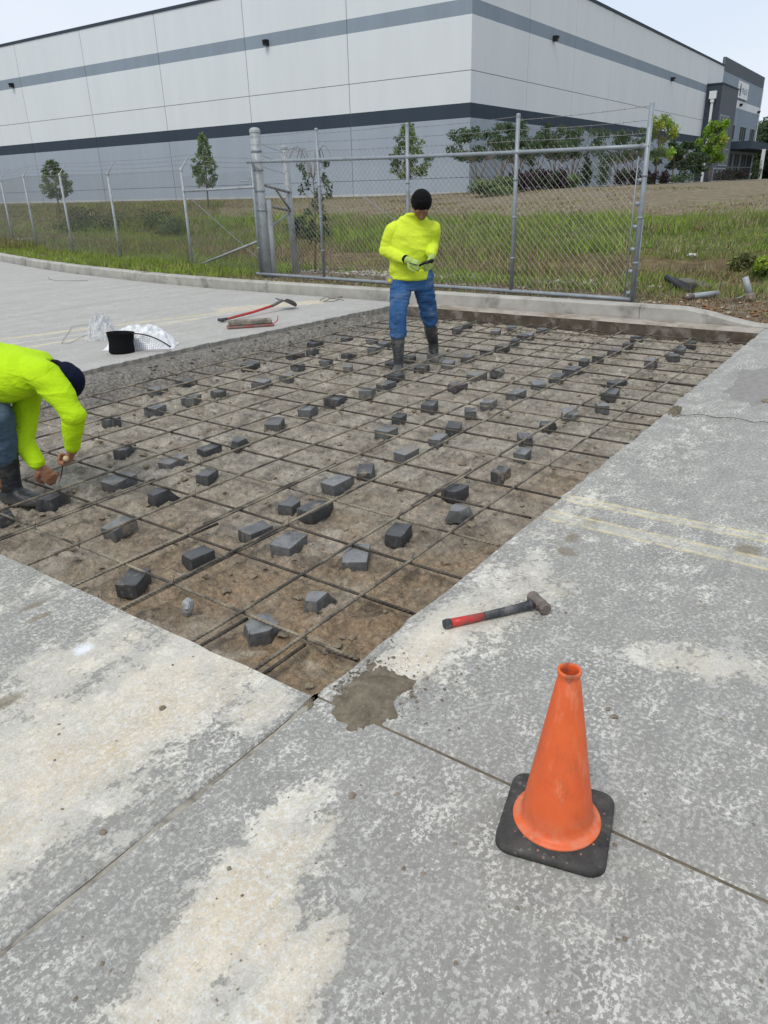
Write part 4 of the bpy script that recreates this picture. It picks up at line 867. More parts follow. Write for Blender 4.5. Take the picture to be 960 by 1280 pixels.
def panel(org, dr, nin, s0, s1, bands=BANDS, e=0):
    mb = MB(); g = .022
    for z0, z1, mi in bands: wall_box(mb, org, dr, nin, s0+(g if not e else 0), s1-g, 0, .2, z0, z1, mi)
    wall_box(mb, org, dr, nin, s0+(.03 if e else 0), s1, .03, .24, .5, 12.42, 4)
    return mb.build('wall_panel', WM, wh)
Ls = [0, 7.96, 15.85, 23.85, 31.9, 40.2, 48.2, 56.2, 64.2, 72.2]
for a, b in zip(Ls[:-1], Ls[1:]): panel(C0, LDv, RDv, a+(.2 if a == 0 else 0), b, e=int(a == 0))
Rs = [0, 7.05, 14.25, 21.4, 28.5, 35.6, 42.8, 50.6, 57.1]
for a, b in zip(Rs[:-1], Rs[1:]): panel(C0, RDv, LDv, a, b, e=int(a == 0))
for nm, dr, nin, L in (('coping', LDv, RDv, 72.2), ('coping', RDv, LDv, 57.1)):
    mb = MB(); wall_box(mb, C0, dr, nin, -.04 if dr is RDv else .28, L, -.05, .28, 12.42, 12.60); mb.build(nm, W_TOW2, wh)
mb = MB(); P0 = C0+RDv*.3+LDv*.3; wall_box(mb, P0, RDv, LDv, 0, 80, 0, 71, 12.0, 12.1); mb.build('roof', W_LOW, wh)
mb = MB(); wall_box(mb, C0, RDv, LDv, 0, 80.6, 72.0, 72.2, .5, 12.4); wall_box(mb, C0, LDv, RDv, 0, 72.0, 80.4, 80.6, .5, 12.4); mb.build('rear_wall', W_WHITE, wh)
# office front
OB = [(.5, 5.5, 3), (5.5, 9.0, 3), (9.03, 9.85, 0), (9.88, 12.1, 3)]
oc = [57.1, 65.0, 72.8, 80.6]
for a, b in zip(oc[:-1], oc[1:]):
    mb = MB()
    for z0, z1, mi in OB: wall_box(mb, C0, RDv, LDv, a+.02, b-.02, 0, .2, z0, z1, mi)
    wall_box(mb, C0, RDv, LDv, a, b, .03, .24, .5, 13.3, 4); wall_box(mb, C0, RDv, LDv, a, b, -.03, .26, 12.1, 13.35, 2); mb.build('office_wall', [W_WHITE, W_LOW, W_TOW, W_MID, W_GAP], wh)
mb = MB(); wall_box(mb, C0, RDv, LDv, 80.61, 80.75, -.06, .25, .5, 12.05); mb.build('corner_fin', W_WHITE, wh)
# the dark tower, proud of the wall
mb = MB(); wall_box(mb, C0, RDv, LDv, 50.6, 58.4, -1.5, -.02, .5, 10.2, 0); mb.build('tower', W_TOW, wh)
mb = MB(); wall_box(mb, C0, RDv, LDv, 50.57, 50.6, -1.5, -.02, .5, 10.2); mb.build('tower_side', W_TOW2, wh)
mb = MB(); wall_box(mb, C0, RDv, LDv, 50.5, 58.5, -1.56, -.02, 10.2, 10.32); mb.build('tower_coping', W_TOW2, wh)
mb = MB(); wall_box(mb, C0, RDv, LDv, 50.15, 50.55, -1.08, -.42, 8.9, 9.6); wall_box(mb, C0, RDv, LDv, 50.2, 50.52, -.92, -.58, 8.6, 8.9)
mb.build('scupper_box', M_WHITEM, wh); mb = MB(); wall_box(mb, C0, RDv, LDv, 50.3, 50.53, -.86, -.64, .9, 8.6); mb.build('downspout', M_WHITEM, wh)
def window(s0, s1, z0, z1, off=0.0, mull=1, tr=0):
    f = MB(); fw = .10
    wall_box(f, C0, RDv, LDv, s0, s1, off-.06, off+.02, z0, z0+fw); wall_box(f, C0, RDv, LDv, s0, s1, off-.06, off+.02, z1-fw, z1)
    for k in range(mull+1):
        s = s0+(s1-s0-fw)*k/mull; wall_box(f, C0, RDv, LDv, s, s+fw, off-.058, off+.02, z0+fw, z1-fw)
    for k in range(tr): z = z0+(z1-z0)*(k+1)/(tr+1); wall_box(f, C0, RDv, LDv, s0+fw, s1-fw, off-.05, off+.02, z-.05, z+.05)
    w = f.build('window', M_FRAME, wh); p = MB(); wall_box(p, C0, RDv, LDv, s0+.03, s1-.03, off-.03, off+.01, z0+.03, z1-.03); p.build('pane', M_GLASS, w, loc=(0, 0, 0)); return w
for s in (51.3, 52.8, 54.3): window(s, s+1.1, 5.4, 7.5, -1.5)
for s in (53.4, 55.6): window(s, s+1.7, 2.7, 4.4, -1.5, 2, 1)
for s in (51.4, 53.5, 55.6): window(s, s+1.5, 1.1, 2.5, -1.5)
for a, b in ((62.6, 66.6), (69.6, 73.4), (76.0, 79.2)): window(a, b, 5.6, 7.3, 0, 3)
mb = MB(); wall_box(mb, C0, RDv, LDv, 61.5, 86, -3.0, -.02, 4.5, 5.3); mb.build('canopy', W_DARK, wh)
for s in (66.5, 75, 84): mb = MB(); wall_box(mb, C0, RDv, LDv, s, s+.35, -3.8, -3.45, .9, 4.5); mb.build('canopy_column', M_WHITEM, wh)
for s in (60.0, 64.3, 68.6, 72.9, 76.6): window(s, s+3.4, 1.1, 4.3, 0, 2, 1)
# wall lamps, unlit
def lamp(org, dr, nin, s, z): mb = MB(); wall_box(mb, org, dr, nin, s-.14, s+.14, -.28, -.005, z-.18, z+.12); wall_box(mb, org, dr, nin, s-.10, s+.10, -.36, -.28, z-.02, z+.10); mb.build('wall_lamp', M_BLACK, wh)
lamp(C0, LDv, RDv, 41.3, 9.75); lamp(C0, LDv, RDv, 14.0, 9.75); lamp(C0, RDv, LDv, 10.6, 9.65); lamp(C0, RDv, LDv, 37.3, 9.65); lamp(C0, RDv, LDv, 67.6, 9.45); lamp(C0, RDv, LDv, 79.3, 9.3)
# sign board with a dark emblem and faint grey lettering that cannot be read
sg = MB(); wall_box(sg, C0, RDv, LDv, 65.1, 70.6, -.16, -.02, 10.05, 11.75, 0); sgn = tag(sg.build('wall_sign', [M_WHITEM]), 'white sign board with dark emblem high on the office wall', 'sign')
em = MB(); wall_box(em, C0, RDv, LDv, 65.75, 66.15, -.20, -.165, 10.3, 11.3); wall_box(em, C0, RDv, LDv, 65.6, 66.3, -.20, -.165, 10.7, 11.0); wall_box(em, C0, RDv, LDv, 65.85, 66.05, -.20, -.165, 11.3, 11.55); em.build('emblem', W_TOW, sgn)
tx = MB()
for k in range(5):
    s = 67.0+k*.66; wall_box(tx, C0, RDv, LDv, s, s+.13, -.19, -.165, 10.55, 11.15); wall_box(tx, C0, RDv, LDv, s+.13, s+.45, -.19, -.165, [11.02, 10.78, 10.55, 11.02, 10.78][k], [11.15, 10.92, 10.68, 11.15, 10.92][k])
tx.build('lettering', W_MID, sgn)
#@@TOOLS
# ------------------------------------------------------------------ traffic cone
ccx, ccy = 1.384, .498
cone = tag(empty('traffic_cone', (ccx, ccy, 0), R(14)), 'scuffed orange traffic cone with square black rubber base', 'traffic cone')
def cone_mats():
    g = G('orange_rubber'); n = g.noise(7, 6, .65, g.O); n2 = g.noise(40, 4, .7, g.O); z = g.sep(g.O)[2]
    col = g.mix(g.mr(n, .3, .7), (.66, .105, .028), (.78, .150, .040)); col = g.mix(g.mth('MULTIPLY', g.mr(g.noise(8, 8, .8, g.map(g.O, (1, 1, .5))), .48, .68), .6), col, (.32, .075, .03))
    col = g.mix(g.mth('MULTIPLY', g.mr(g.noise(16, 6, .75, g.map(g.O, (1.5, 1.5, .35), (3, 1, 0))), .56, .66), .32), col, (.80, .33, .18))
    low = g.mth('MULTIPLY', g.mr(z, .11, .03), g.mr(n2, .38, .62)); col = g.mix(g.mth('MULTIPLY', low, .5), col, (.55, .27, .17))
    top = g.mth('MULTIPLY', g.mr(z, .435, .46), g.mr(g.noise(22, 4, .6, g.O), .5, .62)); col = g.mix(top, col, (.16, .09, .07))
    dot = g.mr(g.vor(13, g.O), .035, .02); col = g.mix(g.mth('MULTIPLY', dot, .8), col, (.2, .07, .04))
    a = g.fin(col, g.mr(n, .3, .7, .42, .62), g.bump(g.noise(60, 4, .6, g.O), .12, .003), .4)
    g = G('black_rubber'); n = g.noise(14, 6, .7, g.O); col = g.mix(g.mr(n, .35, .65), (.026, .025, .024), (.075, .070, .064))
    sp = g.mr(g.vor(52, g.O), .2, .12); r = g.n('ShaderNodeVectorMath'); r.operation = 'LENGTH'; g.l(g.map(g.O, (1, 1, 0)), r.inputs[0]); near = g.mr(r.outputs['Value'], .145, .115)
    col = g.mix(g.mth('MULTIPLY', g.mth('MULTIPLY', sp, near), .75), col, (.42, .20, .12)); col = g.mix(g.mth('MULTIPLY', g.mr(g.noise(30, 5, .75, g.O), .6, .68), .45), col, (.30, .28, .25))
    b = g.fin(col, .72, g.bump(g.noise(70, 4, .7, g.O), .45, .003), .35); return a, b
M_CONE, M_RUBBER = cone_mats()
mb = MB(); hw, rad = .134, .042; op = []
for q, (sx, sy) in enumerate(((1, 1), (-1, 1), (-1, -1), (1, -1))):
    for k in range(9): a = q*PI/2+k*PI/16; op.append((sx*(hw-rad)+rad*math.cos(a), sy*(hw-rad)+rad*math.sin(a)))
op = np.array(op); lv = [(.0, -.008), (.003, 0), (.021, -.001), (.026, -.006), (.028, -.016)]; V = []; n = len(op)
for z, ins in lv: s = (hw+ins)/hw; V += [(x*s, y*s, z+.0022*math.sin(x*40)*math.cos(y*31)*(z > .01)) for x, y in op]
V += [(x*.86, y*.86, .0285) for x, y in op]+[(x*.5, y*.5, .029) for x, y in op]
F = [(r*n+i, r*n+(i+1) % n, (r+1)*n+(i+1) % n, (r+1)*n+i) for r in range(6) for i in range(n)]+[tuple(range(n))[::-1], tuple(range(6*n, 7*n))]
mb.add(V, F); bs = mb.build('base', M_RUBBER, cone, True, loc=(0, 0, 0))
mb = MB(); prof = [(.108, .0275), (.1095, .031), (.107, .034), (.099, .036), (.092, .040), (.0885, .047), (.0865, .060)]
prof += [(.0875-(.0875-.0280)*t, .060+(.446-.060)*t) for t in np.linspace(.06, 1, 14)]+[(.0255, .452), (.0250, .462), (.0256, .466), (.0273, .469), (.0279, .473), (.0273, .477), (.0250, .479), (.0222, .477), (.0210, .470), (.0212, .45), (.026, .40), (.045, .27)]
mb.lathe(prof, (0, 0, 0), 64); cn = mb.build('cone_body', M_CONE, cone, True, loc=(0, 0, 0))
# ------------------------------------------------------------------ sledge hammer on the slab
hx0, hy0 = 2.015, 1.215; hx1, hy1 = 2.335, .985
hl = math.hypot(hx1-hx0, hy1-hy0); ham = tag(empty('sledge_hammer', (hx0, hy0, 0), math.atan2(hy1-hy0, hx1-hx0)), 'short sledge hammer with red and black handle lying on the slab', 'hammer')
M_RED = simple('red_fibreglass', (.50, .035, .03), .4, 0, .2, 20, .1, .4, (.20, .08, .06), 9, (.5, .62)); M_GRIP = simple('grey_rubber_grip', (.045, .05, .055), .65, 0, .3, 20, .2, .3, (.16, .155, .15), 12, (.5, .66)); M_RUST = simple('brown_worn_steel', (.175, .145, .125), .5, .5, .3, 30, .4, .4, (.30, .24, .20), 16)
mb = MB(); mb.tube([(0, 0, .0165), (.012, 0, .0165), (.026, 0, .0165)], [.0175, .0195, .0185], 14); mb.build('end_cap', M_GRIP, ham, True, loc=(0, 0, 0))
mb = MB(); mb.tube([(.026, 0, .0165), (.08, 0, .0165), (.165, 0, .0175)], [.0172, .0165, .0145], 14); mb.build('grip', M_RED, ham, True, loc=(0, 0, 0))
mb = MB(); mb.tube([(.165, 0, .0175), (.25, 0, .019), (.31, 0, .021), (hl-.035, 0, .024)], [.0155, .0162, .0165, .0185], 14); mb.tube([(hl-.045, 0, .0235), (hl-.03, 0, .024)], [.020, .020], 14); mb.build('handle', M_GRIP, ham, True, loc=(0, 0, 0))
mb = MB(); mb.lathe([(.001, -.058), (.021, -.057), (.025, -.052), (.0255, -.040), (.022, -.026), (.024, -.018), (.025, .018), (.022, .026), (.0255, .040), (.025, .052), (.021, .057), (.001, .058)], (0, 0, 0), 8, M=Matrix.Translation((hl, 0, .0255)) @ Matrix.Rotation(R(-6), 4, 'Y') @ Matrix.Rotation(R(90), 4, 'X') @ Matrix.Rotation(R(22.5), 4, 'Z'))
hd = mb.build('head', M_RUST, ham, False, loc=(0, 0, 0)); bevel(hd, .002, 2)
# ------------------------------------------------------------------ black basket with netting and white wrap
M_WRAP = simple('white_plastic_wrap', (.74, .75, .76), .35, 0, .12, 30, .5, .5); M_NET = simple('black_netting', (.015, .015, .017), .6)
bx, by = un(146, 443)
bk = tag(empty('black_bucket', (bx+.08, by+.02, 0), R(-30)), 'small black fabric basket tipped beside the white plastic wrap', 'basket')
mb = MB(); mb.lathe([(.10, .0), (.125, .004), (.130, .02), (.122, .11), (.138, .20), (.143, .205), (.137, .21), (.124, .19), (.11, .03), (.001, .02)], (0, 0, 0), 28, sx=1, sy=.78, M=Matrix.Rotation(R(4), 4, 'Y')); mb.build('body', simple('black_fabric', (.010, .010, .011), .9, 0, .3, 60, .6, .1), bk, True, loc=(0, 0, 0))
dx_, dy_ = math.cos(YAW), -math.sin(YAW)                    # across the view
nt = MB()
for k in range(17):
    u = k/16; nt.tube([(bx+.20*dx_+u*.36*dx_*s_, by+.20*dy_+u*.36*dy_*s_+.0, max(.01, (.20-.07*u*u)*(1-s_*.0)*(1-((s_-.0)*u)**2*.9)-.16*(1-s_)*0)) for s_ in (1,)]+[(bx+.20*dx_+u*.30*dx_+.03, by+.20*dy_+u*.30*dy_+.03, .012)], .0010, 3, cap=False)
for k in range(9):
    w = k/8; nt.tube([(bx+(.20+u*.36)*dx_+.03*w, by+(.20+u*.36)*dy_+.03*w, max(.012, .20*(1-w)*(1-u*u*.75)+.006)) for u in np.linspace(0, 1, 10)], .0010 if k else .005, 3, cap=False)
nt.tube([(bx+(.20+u*.36)*dx_, by+(.20+u*.36)*dy_, .205*(1-u*u*.7)) for u in np.linspace(0, 1, 10)], .007, 6); tag(nt.build('netting', M_NET), 'fine black netting draped from the basket to the concrete', 'netting')
wx, wy = un(172, 437); n = 60; u = np.linspace(-1, 1, n); U, Vv = np.meshgrid(u, u); rr = np.hypot(U, Vv)
P = np.stack([U.ravel()*1.9, Vv.ravel()*1.9, U.ravel()*0+2], 1); rid = (1-np.abs(fbm(P*1.4, 4, .55)).reshape(U.shape)*3.0)
Z = np.clip((1-rr**2.2), 0, 1)**.6*.20*(.72+.5*rid)+.004; Z = np.where(rr > 1.0, .002, Z); WX = wx+.12+(U*.36+.03*rid)*dx_+(Vv*.20)*-dy_*.9; WY = wy+.10+(U*.36+.03*rid)*dy_+(Vv*.20)*dx_*.9
tag(grid_mesh('plastic_wrap', WX, WY, Z, M_WRAP), 'crumpled bright white plastic wrap heaped behind the black basket', 'plastic wrap')
wx2, wy2 = un(127, 424)
def clear():
    g = G('clear_film'); col = (.72, .74, .75); m = g.fin(col, .2, g.bump(g.noise(25, 4, .6), .6, .01), .6); t = g.n('ShaderNodeBsdfTransparent'); x = g.n('ShaderNodeMixShader'); f = g.mr(g.noise(14, 4, .7), .35, .65, .35, .92)
    g.l(f, x.inputs[0]); g.l(g.b.outputs[0], x.inputs[1]); g.l(t.outputs[0], x.inputs[2]); g.l(x.outputs[0], g.o.inputs[0]); return m
M_FILM = clear()
Z2 = np.clip((1-rr**2), 0, 1)**.5*.25*(.6+.6*rid)+.003; tag(grid_mesh('clear_wrap', wx2+(U*.17+.03*rid)*dx_+.14*Vv*.8, wy2+(U*.17+.03*rid)*dy_+.14*Vv*.6, Z2, M_FILM), 'wad of clear plastic film left of the white wrap', 'plastic film')
# thin bent wires lying on the yard
def wire(pts, label, r=.002, name='loose_wire'):
    P = [un(*p) for p in pts]; n = 5*len(P); t = np.linspace(0, len(P)-1, n); X = np.interp(t, range(len(P)), [p[0] for p in P]); Y = np.interp(t, range(len(P)), [p[1] for p in P])
    mb = MB(); mb.tube(np.stack([X, Y, .004+.012*np.abs(np.sin(t*2.2))], 1), r, 5); return tag(mb.build(name, M_TIE, None, True), label, 'wire')
wire([(118, 406), (90, 410), (80, 425), (77, 430), (84, 431), (105, 422), (120, 416)], 'thin bent wire loop on the yard left of the clear film')
wire([(400, 376), (408, 372), (418, 374), (428, 371), (420, 377), (404, 378), (412, 374), (430, 376)], 'small tangle of tie wire on the slab near the kerb', .004)
wire([(60, 346), (62, 350), (80, 352), (110, 351)], 'thin stray wire lying far back on the yard', .003)
wire([(846, 521), (880, 521), (915, 525), (945, 529), (962, 531)], 'thin wire trailing from the notch along the slab crack', .0025)
# concrete float in its tray, shovel behind it
a = np.array(un(284, 411)); b = np.array(un(342, 407)); an = math.atan2(*(b-a)[::-1]); L = np.linalg.norm(b-a)
fl = tag(empty('bull_float', (a[0], a[1], 0), an), 'long grey mud-caked float lying on a dull red tray', 'float')
mb = MB(); mb.box((0, -.06, .004), (L, .09, .03)); o = mb.build('tray', simple('dull_red_metal', (.30, .09, .085), .6, .2, .3, 20, .4, .3, (.2, .17, .15), 8), fl, loc=(0, 0, 0)); bevel(o, .008)
mb = MB(); mb.box((.02, -.035, .031), (L*.97, .10, .085)); o = mb.build('blade', simple('mud_caked_wood', (.17, .155, .13), .9, 0, .3, 12, .7, .2, (.28, .25, .2), 6), fl, loc=(0, 0, 0)); bevel(o, .015, 3)
mb = MB(); mb.tube([(L, .02, .02), (L+.06, .05, .05), (L+.07, .07, .10)], .006, 6); mb.build('wire_bail', M_RED, fl, loc=(0, 0, 0))
a = np.array(un(277, 403)); b = np.array(un(352, 388)); an = math.atan2(*(b-a)[::-1]); L = np.linalg.norm(b-a)
sh = tag(empty('shovel', (a[0], a[1], 0), an), 'red handled shovel with muddy grey head lying on the yard', 'shovel')
mb = MB(); mb.tube([(0, -.04, .03), (0, .05, .03)], .02, 10); mb.tube([(0, 0, .03), (.10, 0, .03)], [.022, .018], 10); mb.build('grip', M_GRIP, sh, True, loc=(0, 0, 0))
mb = MB(); mb.tube([(.10, 0, .03), (L*.5, 0, .05), (L*.86, 0, .085)], .017, 10); mb.build('shaft', M_RED, sh, True, loc=(0, 0, 0))
mb = MB(); mb.tube([(L*.84, 0, .083), (L*.95, 0, .11), (L+.03, 0, .13)], [.020, .021, .018], 10)
n = 12; u = np.linspace(0, 1, n); w = np.linspace(-1, 1, 9); UU, WW = np.meshgrid(u, w); Xs = L+UU*.28; Ys = WW*.11*(1-UU**3*.7); Zs = .13-.115*UU**1.3+.03*WW**2
i = np.arange(8)[:, None]*n+np.arange(n-1)[None, :]; i = i.reshape(-1); Vt = np.stack([Xs, Ys, Zs], -1).reshape(-1, 3); F = [(int(k), int(k+1), int(k+n+1), int(k+n)) for k in i]
mb.add(Vt, F); mb.add(Vt-np.array([0, 0, .004]), [f[::-1] for f in F]); mb.build('blade', simple('muddy_steel', (.15, .15, .145), .6, .3, .3, 20, .4, .3, (.24, .21, .17), 7), sh, True, loc=(0, 0, 0))
# ------------------------------------------------------------------ debris right of the gate
def P_at(px, py, z): return (*un(px, py, z), z)
def lie(px, py):
    x, y = on_terr(px, py); return x, y, tz(x, y)
a = np.array(lie(858, 377)); b = np.array(lie(896, 373)); mb = MB(); mb.tube([a+[0, 0, .04], b+[0, 0, .05]], .036, 12); q = mb.build('steel_pipe', M_GALV2, None, True); tag(q, 'pale galvanised pipe lying in the litter behind the kerb end', 'pipe')
mb = MB(); d_ = (b-a)/np.linalg.norm(b-a); mb.tube([a-d_*.03+[0, 0, .04], a+d_*.09+[0, 0, .04]], .045, 10); mb.build('coupling', M_RUST, q, True, loc=(0, 0, 0))
a = np.array(lie(937, 377)); bp = tag(empty('broken_post', tuple(a)), 'stump of a snapped galvanised post with a concrete lump at its foot', 'post')
mb = MB(); c_ = np.array([dx_, dy_, 0]); mb.tube([(0, 0, .04), tuple(-c_*.10+np.array([0, 0, .28]))], [.040, .036], 12); mb.build('pipe', M_GALV2, bp, True, loc=(0, 0, 0))
o = rock('footing', (0, 0, .04), .085, M_CLOD, 4, .8); o.parent = bp
mb = MB(); mb.tube([tuple(-c_*.17+np.array([0, 0, .03])), tuple(-c_*.06+np.array([.0, 0, .07]))], .012, 6); mb.build('bolt', M_BARB, bp, True, loc=(0, 0, 0))
a = np.array(lie(838, 361)); b = np.array(lie(905, 360)); mb = MB(); t = np.linspace(0, 1, 10)[:, None]; P = a+(b-a)*t; P[:, 2] += .07+.04*np.sin(t[:, 0]*6)
for k in range(-2, 3): mb.tube(P+np.array([.05*k, .02*k, -.012*abs(k)]), .028, 6)
tag(mb.build('weathered_board', simple('weathered_wood', (.15, .14, .125), .9, 0, .3, 12, .6), None, True), 'weathered grey board sunk in the grass behind the kerb end', 'board')
a = np.array(lie(832, 358)); b = np.array(lie(862, 369)); mb = MB(); mb.tube([a+[0, 0, .12], (a+b)/2+[0, 0, .07], b+[0, 0, .03]], .04, 6); mb.tube([a+[.08, .02, .10], b+[.1, 0, .06]], .05, 5); tag(mb.build('black_debris', simple('black_tar_sheet', (.025, .025, .027), .6, 0, .3, 10, .5), None, True), 'black crumpled debris at the left end of the grey board', 'debris')
x, y, z = lie(864, 323); tag(rock('litter_scrap', (x, y, z+.05), .11, simple('white_litter', (.75, .75, .73), .6), 2, .4), 'white scrap of litter on the brown ditch bank', 'litter')
x, y, z = lie(25, 304); mb = MB(); mb.tube([(x-.6, y-.5, z+.05), (x, y, z+.09), (x+.5, y-.6, z+.06)], .06, 8); tag(mb.build('drain_rubble', M_CURB, None, True), 'pale broken concrete lying at the foot of the fence at far left', 'rubble')
x, y = un(180, 316, 0)
#@@PEOPLE
# ------------------------------------------------------------------ people
class Sc:
    """closed rounded volumes that are fused into one continuous skin"""
    def __init__(s): s.mb = MB()
    def cap(s, a, b, ra, rb, seg=16):
        a = np.array(a, float); b = np.array(b, float); d = b-a; L = np.linalg.norm(d)+1e-9; d /= L; P = []; Rr = []
        for k in range(5): t = PI/2*(k/5); P.append(a-d*ra*math.cos(t)); Rr.append(max(.0015, ra*math.sin(t)))
        P.append(a); Rr.append(ra); P.append(b); Rr.append(rb)
        for k in range(4, -1, -1): t = PI/2*(k/5); P.append(b+d*rb*math.cos(t)); Rr.append(max(.0015, rb*math.sin(t)))
        P = np.array(P); T = d; up = np.array([0, 0, 1.0]) if abs(T[2]) < .9 else np.array([1.0, 0, 0]); U = np.cross(T, up); U /= np.linalg.norm(U); Wv = np.cross(T, U); an = np.arange(seg)*2*PI/seg
        V = np.concatenate([p+r*(np.cos(an)[:, None]*U+np.sin(an)[:, None]*Wv) for p, r in zip(P, Rr)]); n = len(P)
        F = [(i*seg+k, i*seg+(k+1) % seg, (i+1)*seg+(k+1) % seg, (i+1)*seg+k) for i in range(n-1) for k in range(seg)]+[tuple(range(seg))[::-1], tuple((n-1)*seg+k for k in range(seg))]
        s.mb.add(V, F); return s
    def chain(s, pts, rs):
        for i in range(len(pts)-1): s.cap(pts[i], pts[i+1], rs[i], rs[i+1])
        return s
    def ell(s, c, rx, ry, rz, M=None, seg=20):
        prof = [(math.sin(t), -math.cos(t)) for t in np.linspace(.06, PI-.06, 13)]; V = []
        a = np.arange(seg)*2*PI/seg
        for r, z in prof: V.append(np.stack([np.cos(a)*r*rx, np.sin(a)*r*ry, np.full(seg, z*rz)], 1))
        V = np.concatenate(V)
        if M is not None: V = V @ np.array(M.to_3x3()).T
        n = 13; F = [(i*seg+k, i*seg+(k+1) % seg, (i+1)*seg+(k+1) % seg, (i+1)*seg+k) for i in range(n-1) for k in range(seg)]+[tuple(range(seg))[::-1], tuple((n-1)*seg+k for k in range(seg))]
        s.mb.add(V+np.array(c), F); return s
    def loft(s, rings, seg=28, pw=2.3):
        # ring: centre, half axis a (vector), half axis b (vector)
        an = np.arange(seg)*2*PI/seg; ca, sa = np.cos(an), np.sin(an); ca = np.sign(ca)*np.abs(ca)**(2/pw); sa = np.sign(sa)*np.abs(sa)**(2/pw)
        V = np.concatenate([np.array(c)+ca[:, None]*np.array(a)+sa[:, None]*np.array(b) for c, a, b in rings]); n = len(rings)
        F = [(i*seg+k, i*seg+(k+1) % seg, (i+1)*seg+(k+1) % seg, (i+1)*seg+k) for i in range(n-1) for k in range(seg)]+[tuple(range(seg))[::-1], tuple((n-1)*seg+k for k in range(seg))]
        s.mb.add(V, F); return s
    def done(s, name, mat, parent, vox=.006, smooth=4, fold=0.0, fs=(7, 7, 14), frame=None, seed=1):
        o = s.mb.build(name, mat, None, True, loc=(0, 0, 0))
        import bmesh
        bm = bmesh.new(); bm.from_mesh(o.data); bmesh.ops.recalc_face_normals(bm, faces=bm.faces); bm.to_mesh(o.data); bm.free()
        r = o.modifiers.new('r', 'REMESH'); r.mode = 'VOXEL'; r.voxel_size = vox; q = o.modifiers.new('s', 'SMOOTH'); q.iterations = smooth; q.factor = .5
        dg = bpy.context.evaluated_depsgraph_get(); me = bpy.data.meshes.new_from_object(o.evaluated_get(dg)); o.modifiers.clear(); old = o.data; o.data = me; bpy.data.meshes.remove(old)
        me.name = name; me.polygons.foreach_set('use_smooth', [True]*len(me.polygons))
        if fold:
            n = len(me.vertices); co = np.empty(n*3); me.vertices.foreach_get('co', co); co = co.reshape(-1, 3); no = np.empty(n*3); me.vertex_normals.foreach_get('vector', no); no = no.reshape(-1, 3)
            q = co*np.array(fs); wv = fbm(q*.35+seed, 2); q = q+wv[:, None]*1.6; rg = 1-2*np.abs(fbm(q+seed*3, 3, .55)); co += no*(rg*fold)[:, None]; me.vertices.foreach_set('co', co.ravel()); me.update()
        if parent: o.parent = parent
        return o
def cloth(name, c, var=.10, rough=.85, sp=.15, det=70, dirt=None, dth=(.5, .68), dz=None):
    g = G(name); n = g.noise(6, 4, .6, g.O); col = g.mix(1, c, g.mr(n, .3, .7, 1-var, 1+var), 'MULTIPLY')
    if dirt:
        f = g.mr(g.noise(8, 5, .65, g.O), dth[0], dth[1])
        if dz: f = g.mth('MAXIMUM', g.mth('MULTIPLY', f, .6), g.mr(g.sep(g.O)[2], dz[1], dz[0]))
        col = g.mix(f, col, dirt)
    wr = g.noise(9, 3, .55, g.map(g.O, (1, 1, 2.2)), 1.2)
    h = g.mth('ADD', g.mth('MULTIPLY', g.noise(det, 3, .6, g.O), .12), wr)
    g.b.inputs['Sheen Weight'].default_value = 0
    return g.fin(col, rough, g.bump(h, .55, .02), sp)
K_HIVIS = cloth('hi_vis_knit', (.60, .735, .045), .05, .75); K_HIVIS2 = cloth('hi_vis_knit_green', (.44, .68, .010), .05, .75)
K_JEAN = cloth('blue_denim', (.035, .10, .235), .22, .85, dirt=(.09, .15, .25), dth=(.5, .7)); K_JEAN2 = cloth('grey_blue_denim', (.065, .105, .15), .25, .85, dirt=(.12, .16, .2), dth=(.5, .7))
K_BOOT = cloth('muddy_rubber_boot', (.04, .043, .046), .25, .5, .4, 40, (.17, .165, .14), (.50, .66), (-.14, -.06)); K_BOOT2 = cloth('black_rubber_boot', (.022, .024, .028), .3, .45, .4, 40, (.10, .098, .09), (.5, .66), (-.15, -.09))
K_GLOVE = cloth('hi_vis_glove', (.40, .54, .15), .12, .8); K_SKIN = cloth('brown_skin', (.30, .145, .082), .12, .55, .35); K_SKIN2 = cloth('dark_brown_skin', (.23, .115, .07), .12, .55, .35); K_HAIR = cloth('black_hair', (.006, .0055, .0055), .3, .75, .12, 220); K_CAP = cloth('navy_cap', (.008, .011, .028), .15, .85, .08)  # second skin tone is a darker brown, for the standing worker
def frame(origin, fwd):
    f = np.array([fwd[0], fwd[1], 0.0]); f /= np.linalg.norm(f); s = np.array([-f[1], f[0], 0.0]); return s, f
